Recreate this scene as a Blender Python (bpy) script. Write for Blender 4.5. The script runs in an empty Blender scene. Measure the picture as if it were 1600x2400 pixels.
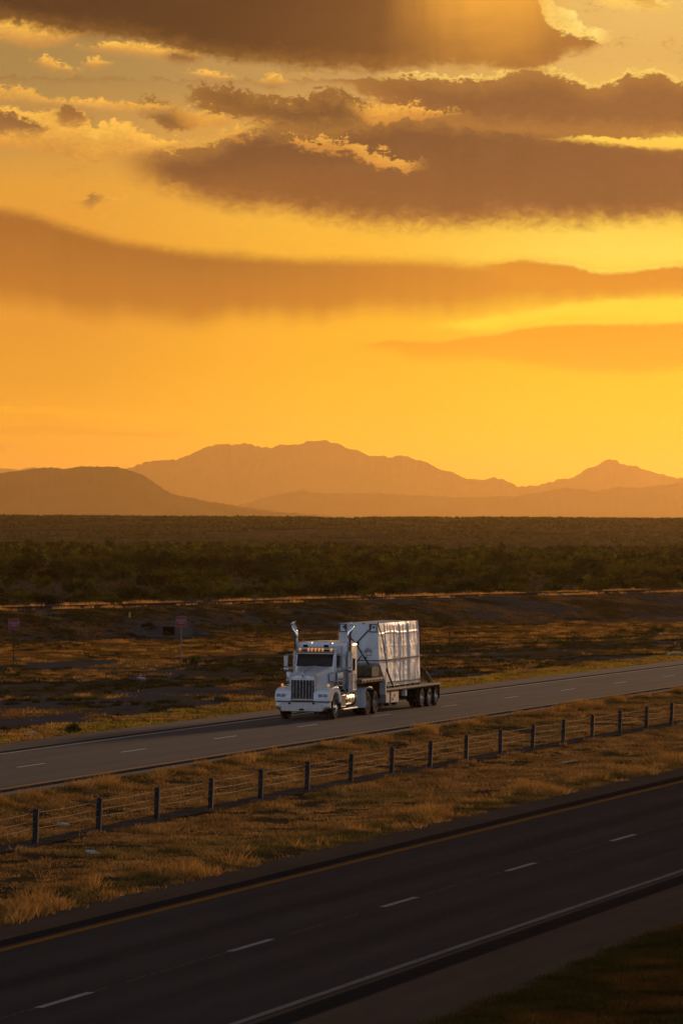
import bpy, math, random
import numpy as np
from mathutils import Vector, Matrix, Quaternion

R = math.radians
sc = bpy.context.scene
COL = sc.collection
rng = np.random.default_rng(7)
random.seed(7)

# ------------------------------------------------------------------ camera
EYE = 8.6
cam_d = bpy.data.cameras.new("Camera")
cam = bpy.data.objects.new("Camera", cam_d)
COL.objects.link(cam)
cam.location = (0, 0, EYE)
cam_d.sensor_fit = 'HORIZONTAL'
cam_d.sensor_width = 36
cam_d.lens = 270
cam_d.clip_start = 1
cam_d.clip_end = 90000
pitch, roll = 16 / 12000, R(0.3)
cam.rotation_euler = (Matrix.Rotation(R(90) + pitch, 4, 'X') @ Matrix.Rotation(roll, 4, 'Z')).to_euler()
sc.camera = cam

sc.view_settings.view_transform = 'Standard'
sc.view_settings.look = 'None'
sc.view_settings.exposure = 0
sc.view_settings.gamma = 1
sc.cycles.use_denoising = True
sc.cycles.max_bounces = 6
sc.cycles.volume_bounces = 0
sc.cycles.sample_clamp_indirect = 4
sc.cycles.sample_clamp_direct = 0

SUN_AZ, SUN_EL = 20.0, 6.0      # azimuth to the right of the view, elevation


def lin(c):
    return tuple(((v / 255) / 12.92 if v / 255 <= 0.04045 else ((v / 255 + 0.055) / 1.055) ** 2.4) for v in c)


# ------------------------------------------------------------------ node helpers
class S:
    """a node socket with arithmetic"""
    def __init__(s, t, k): s.t, s.k = t, k
    def m(s, op, *a, clamp=False):
        n = s.t.nodes.new('ShaderNodeMath'); n.operation = op; n.use_clamp = clamp
        for i, v in enumerate((s,) + a):
            if isinstance(v, S): s.t.links.new(v.k, n.inputs[i])
            else: n.inputs[i].default_value = v
        return S(s.t, n.outputs[0])
    def __add__(s, o): return s.m('ADD', o)
    __radd__ = __add__
    def __sub__(s, o): return s.m('SUBTRACT', o)
    def __rsub__(s, o): return s.m('MULTIPLY', -1.0).m('ADD', o)
    def __mul__(s, o): return s.m('MULTIPLY', o)
    __rmul__ = __mul__
    def __truediv__(s, o): return s.m('DIVIDE', o)
    def ss(s, a, b):
        n = s.t.nodes.new('ShaderNodeMapRange'); n.interpolation_type = 'SMOOTHSTEP'
        s.t.links.new(s.k, n.inputs[0])
        for i, v in ((1, a), (2, b)):
            if isinstance(v, S): s.t.links.new(v.k, n.inputs[i])
            else: n.inputs[i].default_value = v
        return S(s.t, n.outputs[0])


def mixc(t, f, a, b, mode='MIX'):
    n = t.nodes.new('ShaderNodeMix'); n.data_type = 'RGBA'; n.blend_type = mode
    n.clamp_factor = True
    for i, v in ((0, f), (6, a), (7, b)):
        if isinstance(v, S): t.links.new(v.k, n.inputs[i])
        elif i == 0: n.inputs[0].default_value = v
        else: n.inputs[i].default_value = (*v, 1)
    return S(t, n.outputs[2])


def comb(t, x, y, z=0.0):
    n = t.nodes.new('ShaderNodeCombineXYZ')
    for i, v in enumerate((x, y, z)):
        if isinstance(v, S): t.links.new(v.k, n.inputs[i])
        else: n.inputs[i].default_value = v
    return S(t, n.outputs[0])


def noise(t, vec, scale, detail=4, rough=0.55, dist=0.0):
    n = t.nodes.new('ShaderNodeTexNoise')
    n.inputs['Scale'].default_value = scale; n.inputs['Detail'].default_value = detail
    n.inputs['Roughness'].default_value = rough; n.inputs['Distortion'].default_value = dist
    if vec is not None: t.links.new(vec.k, n.inputs['Vector'])
    return S(t, n.outputs[0])


def ramp(t, f, stops, interp='LINEAR'):
    n = t.nodes.new('ShaderNodeValToRGB'); cr = n.color_ramp; cr.interpolation = interp
    while len(cr.elements) < len(stops): cr.elements.new(0.5)
    for e, (p, c) in zip(cr.elements, stops):
        e.position = p; e.color = (*c, 1)
    t.links.new(f.k, n.inputs[0])
    return S(t, n.outputs[0])


def fcurve(t, x, pts):
    """piecewise curve through pts=[(x,y)], all inside 0..1"""
    n = t.nodes.new('ShaderNodeFloatCurve'); c = n.mapping.curves[0]
    n.mapping.use_clip = False
    while len(c.points) < len(pts): c.points.new(0.5, 0.5)
    for p, (a, b) in zip(c.points, pts): p.location = (a, b); p.handle_type = 'AUTO_CLAMPED'
    n.mapping.update()
    t.links.new(x.k, n.inputs['Value'])
    return S(t, n.outputs[0])


# ------------------------------------------------------------------ world: sunset sky
def build_world():
    w = bpy.data.worlds.new("World"); sc.world = w; w.use_nodes = True
    t = w.node_tree; t.nodes.clear()
    tc = t.nodes.new('ShaderNodeTexCoord')
    sp = t.nodes.new('ShaderNodeSeparateXYZ'); t.links.new(tc.outputs['Generated'], sp.inputs[0])
    x, y, z = (S(t, sp.outputs[i]) for i in range(3))
    az = x.m('ARCTAN2', y); el = z.m('ARCSINE')
    # local sky coordinates in hundredths: U grows to the right (azimuth), V grows downwards (11.92 = horizon)
    Uf = az * 117.6 + 7.84
    Vf = el * -117.6 + 11.92
    U = Uf.m('MAXIMUM', -2.9).m('MINIMUM', 18.9)
    V = Vf
    uv = comb(t, Uf * 0.55, Vf * 1.3, 0.0)
    nA = noise(t, uv, 1.1, 6, 0.6, 0.4) - 0.5
    nB = noise(t, comb(t, Uf, Vf * 1.6, 3.0), 3.2, 6, 0.62, 0.5) - 0.5
    nC = noise(t, comb(t, Uf * 1.0, Vf * 1.5, 5.0), 9.0, 7, 0.65, 0.3) - 0.5
    nS = noise(t, comb(t, Uf * 1.6, Vf * 0.22, 7.0), 1.4, 3, 0.5) - 0.5      # vertical streaks
    nL = noise(t, comb(t, Uf * 0.18, Vf * 1.1, 11.0), 1.2, 4, 0.55) - 0.5    # long horizontal layers
    Un = (U + 3.0) / 22.0

    def vramp(st):
        return ramp(t, (V + 1.0 + nL * 0.5) / 14.0, [((v / 100 + 1) / 14, lin(c)) for v, c in st])
    left = vramp([(0, (160, 130, 88)), (200, (165, 137, 90)), (320, (196, 150, 88)), (430, (232, 164, 66)),
                  (560, (236, 160, 60)), (760, (226, 148, 66)), (880, (226, 152, 56)), (1000, (243, 162, 44)), (1110, (245, 160, 44)),
                  (1190, (232, 148, 56))])
    mid = vramp([(0, (205, 165, 105)), (200, (190, 152, 100)), (330, (236, 176, 82)), (500, (255, 196, 70)),
                 (700, (252, 184, 56)), (820, (250, 178, 50)), (950, (252, 184, 46)), (1050, (255, 190, 40)), (1190, (245, 172, 50))])
    right = vramp([(0, (236, 194, 118)), (140, (226, 182, 112)), (300, (255, 210, 90)), (500, (255, 218, 88)),
                   (575, (255, 232, 108)), (690, (255, 212, 64)), (820, (255, 192, 46)), (950, (255, 195, 38)),
                   (1090, (255, 199, 30)), (1190, (248, 180, 44))])
    col = mixc(t, U.ss(0.5, 8.5), left, mid)
    col = mixc(t, U.ss(7.5, 14.5), col, right)
    col = mixc(t, (nA.m('ABSOLUTE') * 0.25), col, col * 1.0 if False else lin((200, 130, 60)))

    Uf0, V0 = Uf, V

    def cur(pts, Un):
        p = [((a / 100 + 3) / 22, (b / 100 + 1) / 14) for a, b in pts]
        p = [(0.0, p[0][1])] + [q for q in p if 0.002 < q[0] < 0.998] + [(1.0, p[-1][1])]
        return fcurve(t, Un, p) * 14.0 - 1.0

    def band(top, bot, sT, sB, cT, cB, cR=None, amp=0.3, ampF=0.18, alpha=1.0, rim=0.0, rimw=0.09,
             rimc=(255, 226, 120), streak=0.0, x0=None, x1=None, xs=0.3, rx=None, tex=0.5, ampC=0.16, glow=0.0, glowc=(222, 156, 76)):
        nonlocal col
        # a vanishing dependence on the layers below keeps the shader evaluating layer after layer
        tok = S(t, col.k) * 1e-9
        Uf, V = Uf0 + tok, V0 + tok
        U = Uf.m('MAXIMUM', -2.9).m('MINIMUM', 18.9); Un = (U + 3.0) / 22.0
        T = cur(top, Un); B = cur(bot, Un)
        ext = None
        if x0 is not None:
            Ux = Uf + nB * 0.5
            ext = Ux.ss(x0 / 100 - xs / 2, x0 / 100 + xs / 2)
            if x1 is not None: ext = ext * Ux.ss(x1 / 100 + xs / 2, x1 / 100 - xs / 2)
        elif x1 is not None:
            ext = (Uf + nB * 0.5).ss(x1 / 100 + xs / 2, x1 / 100 - xs / 2)
        off = nA * amp + nB * ampF + nC * ampC
        Vt = V + off - T
        Vb = B - V - nA * (amp * .9) - nB * (ampF * .7) - nC * (ampC * .25) - nS * streak
        a = Vt.ss(-sT * 0.5, sT * 0.5) * Vb.ss(-sB * 0.5, sB * 0.5)
        if ext is not None: a = a * ext
        h = (V - T) / (B - T + 0.001)
        c = mixc(t, h.ss(0.0, 1.0), lin(cT), lin(cB))
        if cR is not None: c = mixc(t, U.ss(4.0, 14.5), c, lin(cR))
        if glow:
            e = Vt.ss(-0.05, 0.55) * Vb.ss(-0.05, 0.5)
            c = mixc(t, (e * -1.0 + 1.0) * glow, c, lin(glowc))
        shade = nC * (0.5 * tex) + nA * (0.9 * tex) + nB * (0.7 * tex) + nS * (streak * 0.9) + 1.0
        c = mixc(t, 1.0, c, comb(t, shade, shade, shade), 'MULTIPLY')
        col = mixc(t, a * alpha, col, c)
        if rim:
            r = Vt.ss(-rimw, 0.0) * Vt.ss(rimw * 0.9, 0.0) * (B - T).ss(0.02, 0.3)
            r = r * (nB * 1.8 + 0.8).m('MAXIMUM', 0.0).m('MINIMUM', 1.0)
            if rx: r = r * U.ss(rx[0] / 100, rx[1] / 100)
            if ext is not None: r = r * ext
            col = mixc(t, r * rim, col, lin(rimc))

    # broken mottling of the thin cloud veil in the upper sky
    mo = (nB * 1.2 + nC * .6 + nA).ss(.10, .42) * V.ss(6.2, 3.0) * V.ss(-2.0, .5)
    col = mixc(t, mo * .5, col, lin((196, 138, 74)))
    mo = (nB * 1.1 + nC * .7 - nA).ss(.16, .5) * V.ss(6.5, 4.2) * V.ss(1.5, 3.0)
    col = mixc(t, mo * .45, col, lin((255, 216, 112)))
    # faint glow layers
    band([(-300, 936), (80, 940), (300, 952), (700, 985)], [(-300, 950), (80, 955), (300, 975), (700, 990)], .12, .12,
         (255, 176, 52), (252, 172, 50), amp=.25, alpha=.6, x1=640, xs=2, tex=.2)
    band([(-300, 985), (100, 985), (420, 1000)], [(-300, 1005), (100, 1002), (430, 1008)], .1, .1,
         (222, 142, 58), (226, 146, 58), amp=.3, alpha=.6, x1=430, xs=1.5, tex=.2)
    band([(-300, 1020), (0, 1022)], [(-300, 1040), (0, 1040)], .1, .12, (214, 134, 60), (220, 140, 60), alpha=.7, x1=20, xs=.4, tex=.2)
    # lower right haze bank
    band([(820, 790), (900, 782), (1000, 787), (1050, 774), (1150, 760), (1200, 748), (1350, 740), (1568, 735), (1900, 720)],
         [(820, 800), (900, 806), (950, 825), (1100, 822), (1200, 830), (1300, 848), (1450, 852), (1568, 842), (1900, 860)],
         .10, .3, (232, 148, 38), (240, 160, 40), amp=.12, ampF=.16, alpha=.85, x0=830, xs=.6, rim=.55, rimw=.12,
         rimc=(255, 228, 95), rx=(950, 1250), tex=.12)
    # wide rain band
    band([(-300, 470), (0, 488), (80, 503), (160, 528), (250, 552), (350, 570), (450, 582), (600, 592), (800, 598), (1000, 601),
          (1100, 608), (1150, 604), (1200, 598), (1300, 606), (1380, 623), (1450, 620), (1568, 608), (1900, 600)],
         [(-300, 690), (0, 696), (100, 705), (200, 728), (300, 722), (430, 745), (550, 722), (700, 728), (850, 712),
          (1000, 716), (1100, 706), (1200, 696), (1400, 682), (1568, 672), (1900, 660)],
         .38, .75, (150, 92, 46), (178, 108, 48), cR=(214, 136, 46), amp=.18, ampF=.12, streak=.25, alpha=.96, tex=.14)
    band([(-300, 600), (1100, 608), (1150, 604), (1200, 597), (1300, 605), (1380, 622), (1450, 618), (1568, 606), (1900, 600)],
         [(-300, 602), (1100, 612), (1150, 640), (1200, 660), (1400, 670), (1568, 660), (1900, 650)],
         .05, .5, (214, 136, 46), (216, 138, 48), amp=.08, ampF=.22, x0=1100, xs=1.5, rim=.8, rimw=.10, rimc=(255, 236, 120),
         rx=(1150, 1350), tex=.12)
    # bright gap streak under the rain band at right
    band([(950, 742), (1100, 728), (1200, 712), (1400, 688), (1568, 682), (1900, 670)],
         [(950, 752), (1100, 755), (1200, 738), (1400, 725), (1568, 728), (1900, 720)], .2, .2,
         (255, 222, 85), (255, 220, 80), x0=1020, xs=1.6, alpha=.9, ampF=.2, tex=.1)
    # second big cloud: long dark body
    band([(-300, 520), (200, 330), (260, 335), (400, 345), (480, 330), (560, 300), (700, 285), (850, 268), (950, 262), (1100, 270),
          (1300, 285), (1450, 300), (1568, 320), (1900, 330)],
         [(-300, 300), (200, 345), (270, 400), (350, 428), (450, 462), (550, 484), (650, 490), (750, 503), (850, 518), (1000, 518),
          (1150, 512), (1300, 512), (1400, 504), (1568, 502), (1900, 500)],
         .22, .62, (66, 48, 50), (126, 80, 50), cR=(92, 62, 52), amp=.42, ampF=.66, streak=.2, rim=.6, rimw=.12,
         rimc=(250, 190, 84), tex=.62, rx=(1000, 800), x0=310, xs=1.8, glow=.4)
    # upper right band
    band([(700, 188), (790, 184), (850, 179), (950, 177), (1050, 182), (1100, 180), (1150, 174), (1200, 163), (1250, 161),
          (1300, 175), (1360, 196), (1400, 190), (1440, 168), (1500, 166), (1568, 186), (1900, 180)],
         [(700, 190), (790, 196), (830, 215), (880, 240), (950, 262), (1050, 290), (1200, 306), (1400, 310), (1568, 310),
          (1900, 312)],
         .10, .2, (86, 62, 54), (126, 82, 56), cR=(112, 76, 56), amp=.18, ampF=.62, rim=1.0, rimw=.10,
         rimc=(255, 218, 120), rx=(800, 1000), tex=.55, glow=.3, ampC=.2)
    # bright slit at right
    band([(1180, 316), (1300, 314), (1568, 314), (1900, 312)], [(1180, 318), (1300, 322), (1420, 332), (1568, 345), (1900, 345)],
         .06, .12, (255, 214, 92), (255, 206, 84), x0=1290, xs=1.6, ampF=.3, tex=.1)
    # broken dark patches left of centre
    band([(400, 235), (430, 207), (500, 196), (560, 212), (650, 225), (700, 214), (780, 214), (850, 236), (900, 250)],
         [(400, 225), (440, 235), (470, 252), (520, 268), (600, 294), (680, 310), (800, 300), (870, 268), (900, 250)],
         .12, .22, (70, 52, 46), (92, 66, 50), amp=.5, ampF=.95, x0=420, x1=880, xs=.6, tex=.5, ampC=.4, glow=.3)
    band([(240, 250), (285, 238), (340, 231), (380, 240), (430, 262), (470, 280)],
         [(240, 240), (285, 248), (330, 268), (390, 302), (440, 292), (470, 270)],
         .10, .16, (70, 52, 46), (88, 64, 52), amp=.4, ampF=.8, ampC=.35, glow=.3, x0=275, x1=455, xs=.3, tex=.3)
    # golden cracks in the dark cloud
    for top, bot, a0, a1, al in (
        ([(380, 262), (420, 250), (470, 252), (540, 268)], [(380, 270), (420, 290), (470, 298), (540, 285)], 400, 525, .8),
        ([(800, 246), (850, 240), (950, 246), (1050, 262)], [(800, 262), (860, 284), (950, 268), (1050, 266)], 815, 1045, .9),
        ([(640, 326), (700, 316), (780, 322), (860, 345), (960, 378)], [(640, 330), (700, 342), (780, 348), (860, 386), (960, 396)], 655, 950, .8),
        ([(500, 310), (540, 302), (600, 312)], [(500, 314), (540, 322), (600, 320)], 505, 590, .6)):
        band(top, bot, .12, .16, (246, 182, 82), (222, 150, 70), amp=.3, ampF=1.1, ampC=.5, alpha=al, x0=a0, x1=a1, xs=.9, tex=.8)
    # golden puffs at left
    G1, G2 = (252, 192, 88), (214, 152, 80)
    for top, bot, a0, a1, c1, c2, af in (
        ([(-300, 200), (0, 205), (70, 214), (110, 232), (300, 238), (400, 246)], [(-300, 250), (0, 246), (70, 250), (130, 252), (300, 268), (400, 262)], None, 400, (240, 178, 84), (196, 146, 88), .35),
        ([(-300, 250), (0, 254), (60, 262), (130, 254), (190, 262), (215, 300), (235, 284), (300, 292), (360, 326), (420, 328)],
         [(-300, 360), (0, 345), (60, 352), (130, 360), (200, 380), (300, 362), (360, 350), (420, 336)], None, 425, G1, (222, 156, 74), .5),
        ([(-300, 262), (0, 266), (60, 282), (115, 300)], [(-300, 318), (0, 310), (60, 312), (115, 306)], None, 112, (128, 90, 62), (160, 112, 70), .4),
        ([(110, 262), (150, 252), (200, 270)], [(110, 270), (150, 294), (200, 290)], 120, 200, (140, 98, 62), (178, 124, 72), .5),
        ([(-300, 60), (0, 52), (60, 62), (120, 58), (170, 64), (205, 80)], [(-300, 110), (0, 104), (50, 112), (110, 114), (205, 84)], None, 200, G1, (208, 150, 84), .5),
        ([(165, 112), (280, 102), (350, 111), (440, 121), (460, 134)], [(165, 114), (250, 124), (330, 132), (460, 142)], 172, 458, G1, (216, 156, 84), .3),
        ([(360, 130), (400, 126), (455, 134)], [(360, 134), (400, 148), (455, 146)], 368, 452, (132, 96, 66), (140, 100, 66), .2),
        ([(70, 146), (100, 136), (130, 152), (180, 164)], [(70, 152), (100, 162), (130, 170), (180, 170)], 74, 178, G1, G2, .5),
        ([(180, 150), (210, 138), (245, 144)], [(180, 156), (210, 160), (245, 158)], 184, 244, G1, G2, .4),
        ([(428, 172), (470, 168), (530, 178)], [(428, 176), (470, 184), (530, 188)], 430, 530, G1, (196, 146, 92), .3),
        ([(585, 188), (615, 170), (658, 184)], [(585, 196), (615, 206), (658, 200)], 588, 656, G1, (176, 128, 82), .4),
        ([(688, 170), (702, 161), (718, 170)], [(688, 176), (702, 178), (718, 176)], 690, 717, G1, G2, .3),
        ([(180, 466), (205, 450), (232, 454)], [(180, 470), (205, 476), (232, 466)], 180, 233, (176, 122, 66), (168, 116, 66), .4),
        ([(1180, -60), (1225, -10), (1300, 20), (1350, 70), (1400, 72)], [(1180, -20), (1225, 20), (1260, 66), (1300, 84), (1400, 98)], 1200, 1385, (255, 224, 135), (255, 216, 120), .5),
        ([(1360, -20), (1440, -30), (1540, 8)], [(1360, 10), (1440, 22), (1540, 26)], 1365, 1530, (255, 220, 125), (250, 205, 110), .6),
        ([(1430, -30), (1480, -30), (1530, 0)], [(1430, 0), (1480, 14), (1530, 6)], 1440, 1500, (214, 154, 80), (222, 164, 84), .4)):
        band(top, bot, .12, .28, c1, c2, amp=.16, ampF=af * 1.3, ampC=.3, x0=a0, x1=a1, xs=.5, tex=.75)
    # the great dark cloud along the top
    band([(-300, -90), (1180, -90), (1222, -20), (1240, 30), (1262, 62), (1300, 80), (1350, 86), (1372, 106), (1420, 140), (1900, 160)],
         [(-300, 50), (0, 58), (100, 74), (200, 86), (300, 98), (420, 124), (500, 140), (650, 152), (800, 161), (900, 162),
          (1000, 152), (1080, 152), (1200, 166), (1262, 150), (1284, 126), (1340, 120), (1372, 106), (1420, 100), (1900, 100)],
         .08, .30, (36, 28, 32), (30, 24, 30), cR=(140, 92, 56), amp=.2, ampF=.62, ampC=.24, glow=.22, streak=.12, rim=.9, rimw=.10, rimc=(255, 226, 130),
         rx=(1150, 1230), tex=.36)
    # light soaking through that cloud
    g = (Uf + nS * 0.8).ss(8.4, 11.0) * (Uf + nS * 0.6).ss(13.2, 11.8) * (V + nA).ss(2.0, -0.2) * (V.ss(-2.5, -0.5))
    col = mixc(t, g * 0.95, col, lin((244, 170, 70)))

    lift = V.ss(5.0, 11.5) * 0.26 + 0.93
    col = mixc(t, 1.0, col, comb(t, lift, lift * (V.ss(5.0, 9.0) * .05 + .98), lift * (V.ss(4.5, 8.5) * -.42 + .80)), 'MULTIPLY')
    # above the frame: grey-brown broken overcast; away from the sunset: cool dusk sky
    nD = noise(t, comb(t, x * 1.2, y * 1.2, z * 4.0), 2.2, 5, 0.6)
    up = mixc(t, nD.ss(0.35, 0.65), (0.03, 0.027, 0.027), (0.10, 0.08, 0.06))
    col = mixc(t, el.ss(R(6.0), R(13)), col, up)
    sky = t.nodes.new('ShaderNodeTexSky'); sky.sky_type = 'NISHITA'; sky.sun_disc = False
    sky.sun_elevation = R(SUN_EL); sky.sun_rotation = R(SUN_AZ); sky.air_density = 1.4; sky.dust_density = 2.5
    nish = mixc(t, 1.0, S(t, sky.outputs[0]), (0.05, 0.05, 0.05), 'MULTIPLY')
    east = mixc(t, el.ss(R(5), R(26)), EAST_LOW, EAST_HIGH)
    east = mixc(t, nD.ss(0.42, 0.60) * 0.75, east, (0.14, 0.16, 0.22))  # dark cloud bands added in the unseen east for reflections on the truck
    east = mixc(t, 1.0, east, (1.25, 1.25, 1.25), 'MULTIPLY')
    east = mixc(t, 1.0, east, nish, 'ADD')
    cosd = x * math.sin(R(SUN_AZ)) + y * math.cos(R(SUN_AZ))
    # horizontal length-normalised closeness to the sunset's azimuth
    hl = (x * x + y * y).m('SQRT') + 0.001
    w_ = (cosd / hl).ss(0.80, 0.05)
    col = mixc(t, w_, col, east)
    ground = mixc(t, 1.0, (0.03, 0.022, 0.015), (0.03, 0.022, 0.015))
    col = mixc(t, z.ss(-0.01, -0.03), col, ground)
    bg = t.nodes.new('ShaderNodeBackground'); bg.inputs[1].default_value = 1.0
    t.links.new(col.k, bg.inputs[0])
    out = t.nodes.new('ShaderNodeOutputWorld'); t.links.new(bg.outputs[0], out.inputs[0])
    w.cycles.sampling_method = 'MANUAL'; w.cycles.sample_map_resolution = 1024


EAST_LOW, EAST_HIGH = (0.60, 0.74, 1.08), (0.035, 0.037, 0.048)
build_world()

sd = bpy.data.lights.new("sun", 'SUN'); sun = bpy.data.objects.new("sun", sd); COL.objects.link(sun)
sd.energy = 2.1; sd.angle = R(4.0); sd.color = (1.0, 0.60, 0.33)
d = Vector((math.sin(R(SUN_AZ)) * math.cos(R(SUN_EL)), math.cos(R(SUN_AZ)) * math.cos(R(SUN_EL)), math.sin(R(SUN_EL))))
sun.rotation_euler = d.to_track_quat('Z', 'Y').to_euler()
sun.location = (60, 80, 60)


# ------------------------------------------------------------------ tags and mesh helpers
def tag(o, label=None, cat=None, group=None, kind=None):
    if label: o['label'] = label
    if cat: o['category'] = cat
    if group: o['group'] = group
    if kind: o['kind'] = kind
    return o


def empty(name, loc, rz=0):
    o = bpy.data.objects.new(name, None); COL.objects.link(o)
    o.location = loc; o.rotation_euler = (0, 0, rz); o.empty_display_size = 0.3
    return o


def copy_tree(o, parent=None):
    c = o.copy(); COL.objects.link(c); c.parent = parent
    for ch in o.children: copy_tree(ch, c)
    return c


class MB:
    def __init__(s): s.v = []; s.f = []; s.mi = []; s.cur = 0
    def add(s, vs, fs):
        b = len(s.v); s.v += [tuple(v) for v in vs]; s.f += [tuple(i + b for i in f) for f in fs]; s.mi += [s.cur] * len(fs)
        return s
    def box(s, x0, x1, y0, y1, z0, z1):
        return s.add([(x0, y0, z0), (x1, y0, z0), (x1, y1, z0), (x0, y1, z0), (x0, y0, z1), (x1, y0, z1), (x1, y1, z1), (x0, y1, z1)],
                     [(0, 3, 2, 1), (4, 5, 6, 7), (0, 1, 5, 4), (1, 2, 6, 5), (2, 3, 7, 6), (3, 0, 4, 7)])
    def tube(s, pts, r, n=10, caps=True, r2=None):
        pts = [Vector(p) for p in pts]; rings = []; up0 = None
        for i, p in enumerate(pts):
            a = pts[max(i - 1, 0)]; b = pts[min(i + 1, len(pts) - 1)]; dd = (b - a).normalized()
            up = Vector((0, 0, 1)) if abs(dd.z) < .9 else Vector((1, 0, 0))
            u = dd.cross(up).normalized(); w = u.cross(dd).normalized()
            rr = r[i] if isinstance(r, (list, tuple)) else r
            rings.append([p + rr * (math.cos(2 * math.pi * k / n) * u + math.sin(2 * math.pi * k / n) * w) for k in range(n)])
        return s.loft(rings, caps)
    def loft(s, rings, caps=True, closed=True):
        n = len(rings[0]); vs = [v for r in rings for v in r]; fs = []
        for i in range(len(rings) - 1):
            for k in range(n if closed else n - 1):
                k2 = (k + 1) % n
                fs.append((i * n + k, i * n + k2, (i + 1) * n + k2, (i + 1) * n + k))
        if caps:
            fs.append(tuple(range(n))[::-1]); fs.append(tuple(range((len(rings) - 1) * n, len(rings) * n)))
        return s.add(vs, fs)
    def prism(s, poly, axis, a0, a1):
        """poly of 2-D points extruded along axis ('x','y','z')"""
        def P(p, a):
            return {'x': (a, p[0], p[1]), 'y': (p[0], a, p[1]), 'z': (p[0], p[1], a)}[axis]
        return s.loft([[P(p, a0) for p in poly], [P(p, a1) for p in poly]])
    def lathe(s, prof, axis='y', n=24, c=(0, 0, 0)):
        rings = []
        for k in range(n):
            a = 2 * math.pi * k / n; ca, sa = math.cos(a), math.sin(a)
            rings.append([{'y': (c[0] + r * ca, c[1] + h, c[2] + r * sa), 'z': (c[0] + r * ca, c[1] + r * sa, c[2] + h),
                           'x': (c[0] + h, c[1] + r * ca, c[2] + r * sa)}[axis] for r, h in prof])
        m = len(prof); vs = [v for r in rings for v in r]; fs = []
        for i in range(n):
            j = (i + 1) % n
            for k in range(m - 1): fs.append((i * m + k, j * m + k, j * m + k + 1, i * m + k + 1))
        return s.add(vs, fs)
    def build(s, name, mats, parent=None, smooth=False, bevel=0, bseg=2, loc=None):
        me = bpy.data.meshes.new(name); me.from_pydata(s.v, [], s.f)
        mats = mats if isinstance(mats, (list, tuple)) else [mats]
        for m in mats: me.materials.append(m)
        if len(mats) > 1: me.polygons.foreach_set('material_index', s.mi)
        import bmesh
        bm = bmesh.new(); bm.from_mesh(me); bmesh.ops.recalc_face_normals(bm, faces=bm.faces); bm.to_mesh(me); bm.free()
        if smooth: me.polygons.foreach_set('use_smooth', [True] * len(me.polygons))
        me.update()
        o = bpy.data.objects.new(name, me); COL.objects.link(o)
        if parent is not None: o.parent = parent
        if loc: o.location = loc
        if bevel:
            b = o.modifiers.new('bevel', 'BEVEL'); b.width = bevel; b.segments = bseg; b.limit_method = 'ANGLE'; b.angle_limit = R(35)
            if not smooth: me.polygons.foreach_set('use_smooth', [True] * len(me.polygons))
            b.harden_normals = True
        elif smooth:
            try:
                me.set_sharp_from_angle(angle=R(40))
            except Exception: pass
        return o


def np_mesh(name, verts, faces, mats, cols=None, smooth=False, mi=None):
    """fast mesh from numpy arrays, faces (n,3) or (n,4)"""
    me = bpy.data.meshes.new(name); nv, nf, k = len(verts), len(faces), faces.shape[1]
    me.vertices.add(nv); me.vertices.foreach_set('co', verts.astype(np.float32).ravel())
    me.loops.add(nf * k); me.loops.foreach_set('vertex_index', faces.astype(np.int32).ravel())
    me.polygons.add(nf); me.polygons.foreach_set('loop_start', np.arange(0, nf * k, k, dtype=np.int32))
    if cols is not None:
        ca = me.color_attributes.new('tint', 'FLOAT_COLOR', 'POINT')
        c4 = np.ones((nv, 4), np.float32); c4[:, :3] = cols; ca.data.foreach_set('color', c4.ravel())
    for m in (mats if isinstance(mats, (list, tuple)) else [mats]): me.materials.append(m)
    if mi is not None: me.polygons.foreach_set('material_index', mi.astype(np.int32))
    if smooth: me.polygons.foreach_set('use_smooth', np.ones(nf, bool))
    me.update(); me.validate()
    o = bpy.data.objects.new(name, me); COL.objects.link(o)
    return o


def new_mat(name):
    m = bpy.data.materials.new(name); m.use_nodes = True; t = m.node_tree
    return m, t, t.nodes['Principled BSDF']


def mat(name, base, rough=.6, metal=0.0, var=0.12, scale=8.0, bump=0.0, bscale=40.0, coat=0.0, dirt=None, emit=None, spec=None, rvar=0.0):
    m, t, b = new_mat(name)
    tc = t.nodes.new('ShaderNodeTexCoord'); v = S(t, tc.outputs['Object'])
    n = noise(t, v, scale, 5, .6)
    lo = tuple(c * (1 - var) for c in base); hi = tuple(min(1, c * (1 + var)) for c in base)
    c = mixc(t, n.ss(.3, .7), lo, hi)
    if dirt:
        sp = t.nodes.new('ShaderNodeSeparateXYZ'); t.links.new(tc.outputs['Object'], sp.inputs[0])
        f = (S(t, sp.outputs[2]) + n * .8).ss(dirt[0], dirt[1]) * (noise(t, v, scale * 3, 4) .ss(.3, .7)) * dirt[2]
        c = mixc(t, f, c, dirt[3])
    t.links.new(c.k, b.inputs['Base Color'])
    b.inputs['Metallic'].default_value = metal
    if rvar:
        r = (n - .5) * rvar + rough; t.links.new(r.k, b.inputs['Roughness'])
    else: b.inputs['Roughness'].default_value = rough
    if coat: b.inputs['Coat Weight'].default_value = coat; b.inputs['Coat Roughness'].default_value = .05
    if spec is not None: b.inputs['Specular IOR Level'].default_value = spec
    if bump:
        bn = t.nodes.new('ShaderNodeBump'); bn.inputs['Strength'].default_value = 1; bn.inputs['Distance'].default_value = bump
        k = noise(t, v, bscale, 4, .6); t.links.new(k.k, bn.inputs['Height']); t.links.new(bn.outputs[0], b.inputs['Normal'])
    if emit:
        b.inputs['Emission Color'].default_value = (*emit[0], 1); b.inputs['Emission Strength'].default_value = emit[1]
    return m


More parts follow.
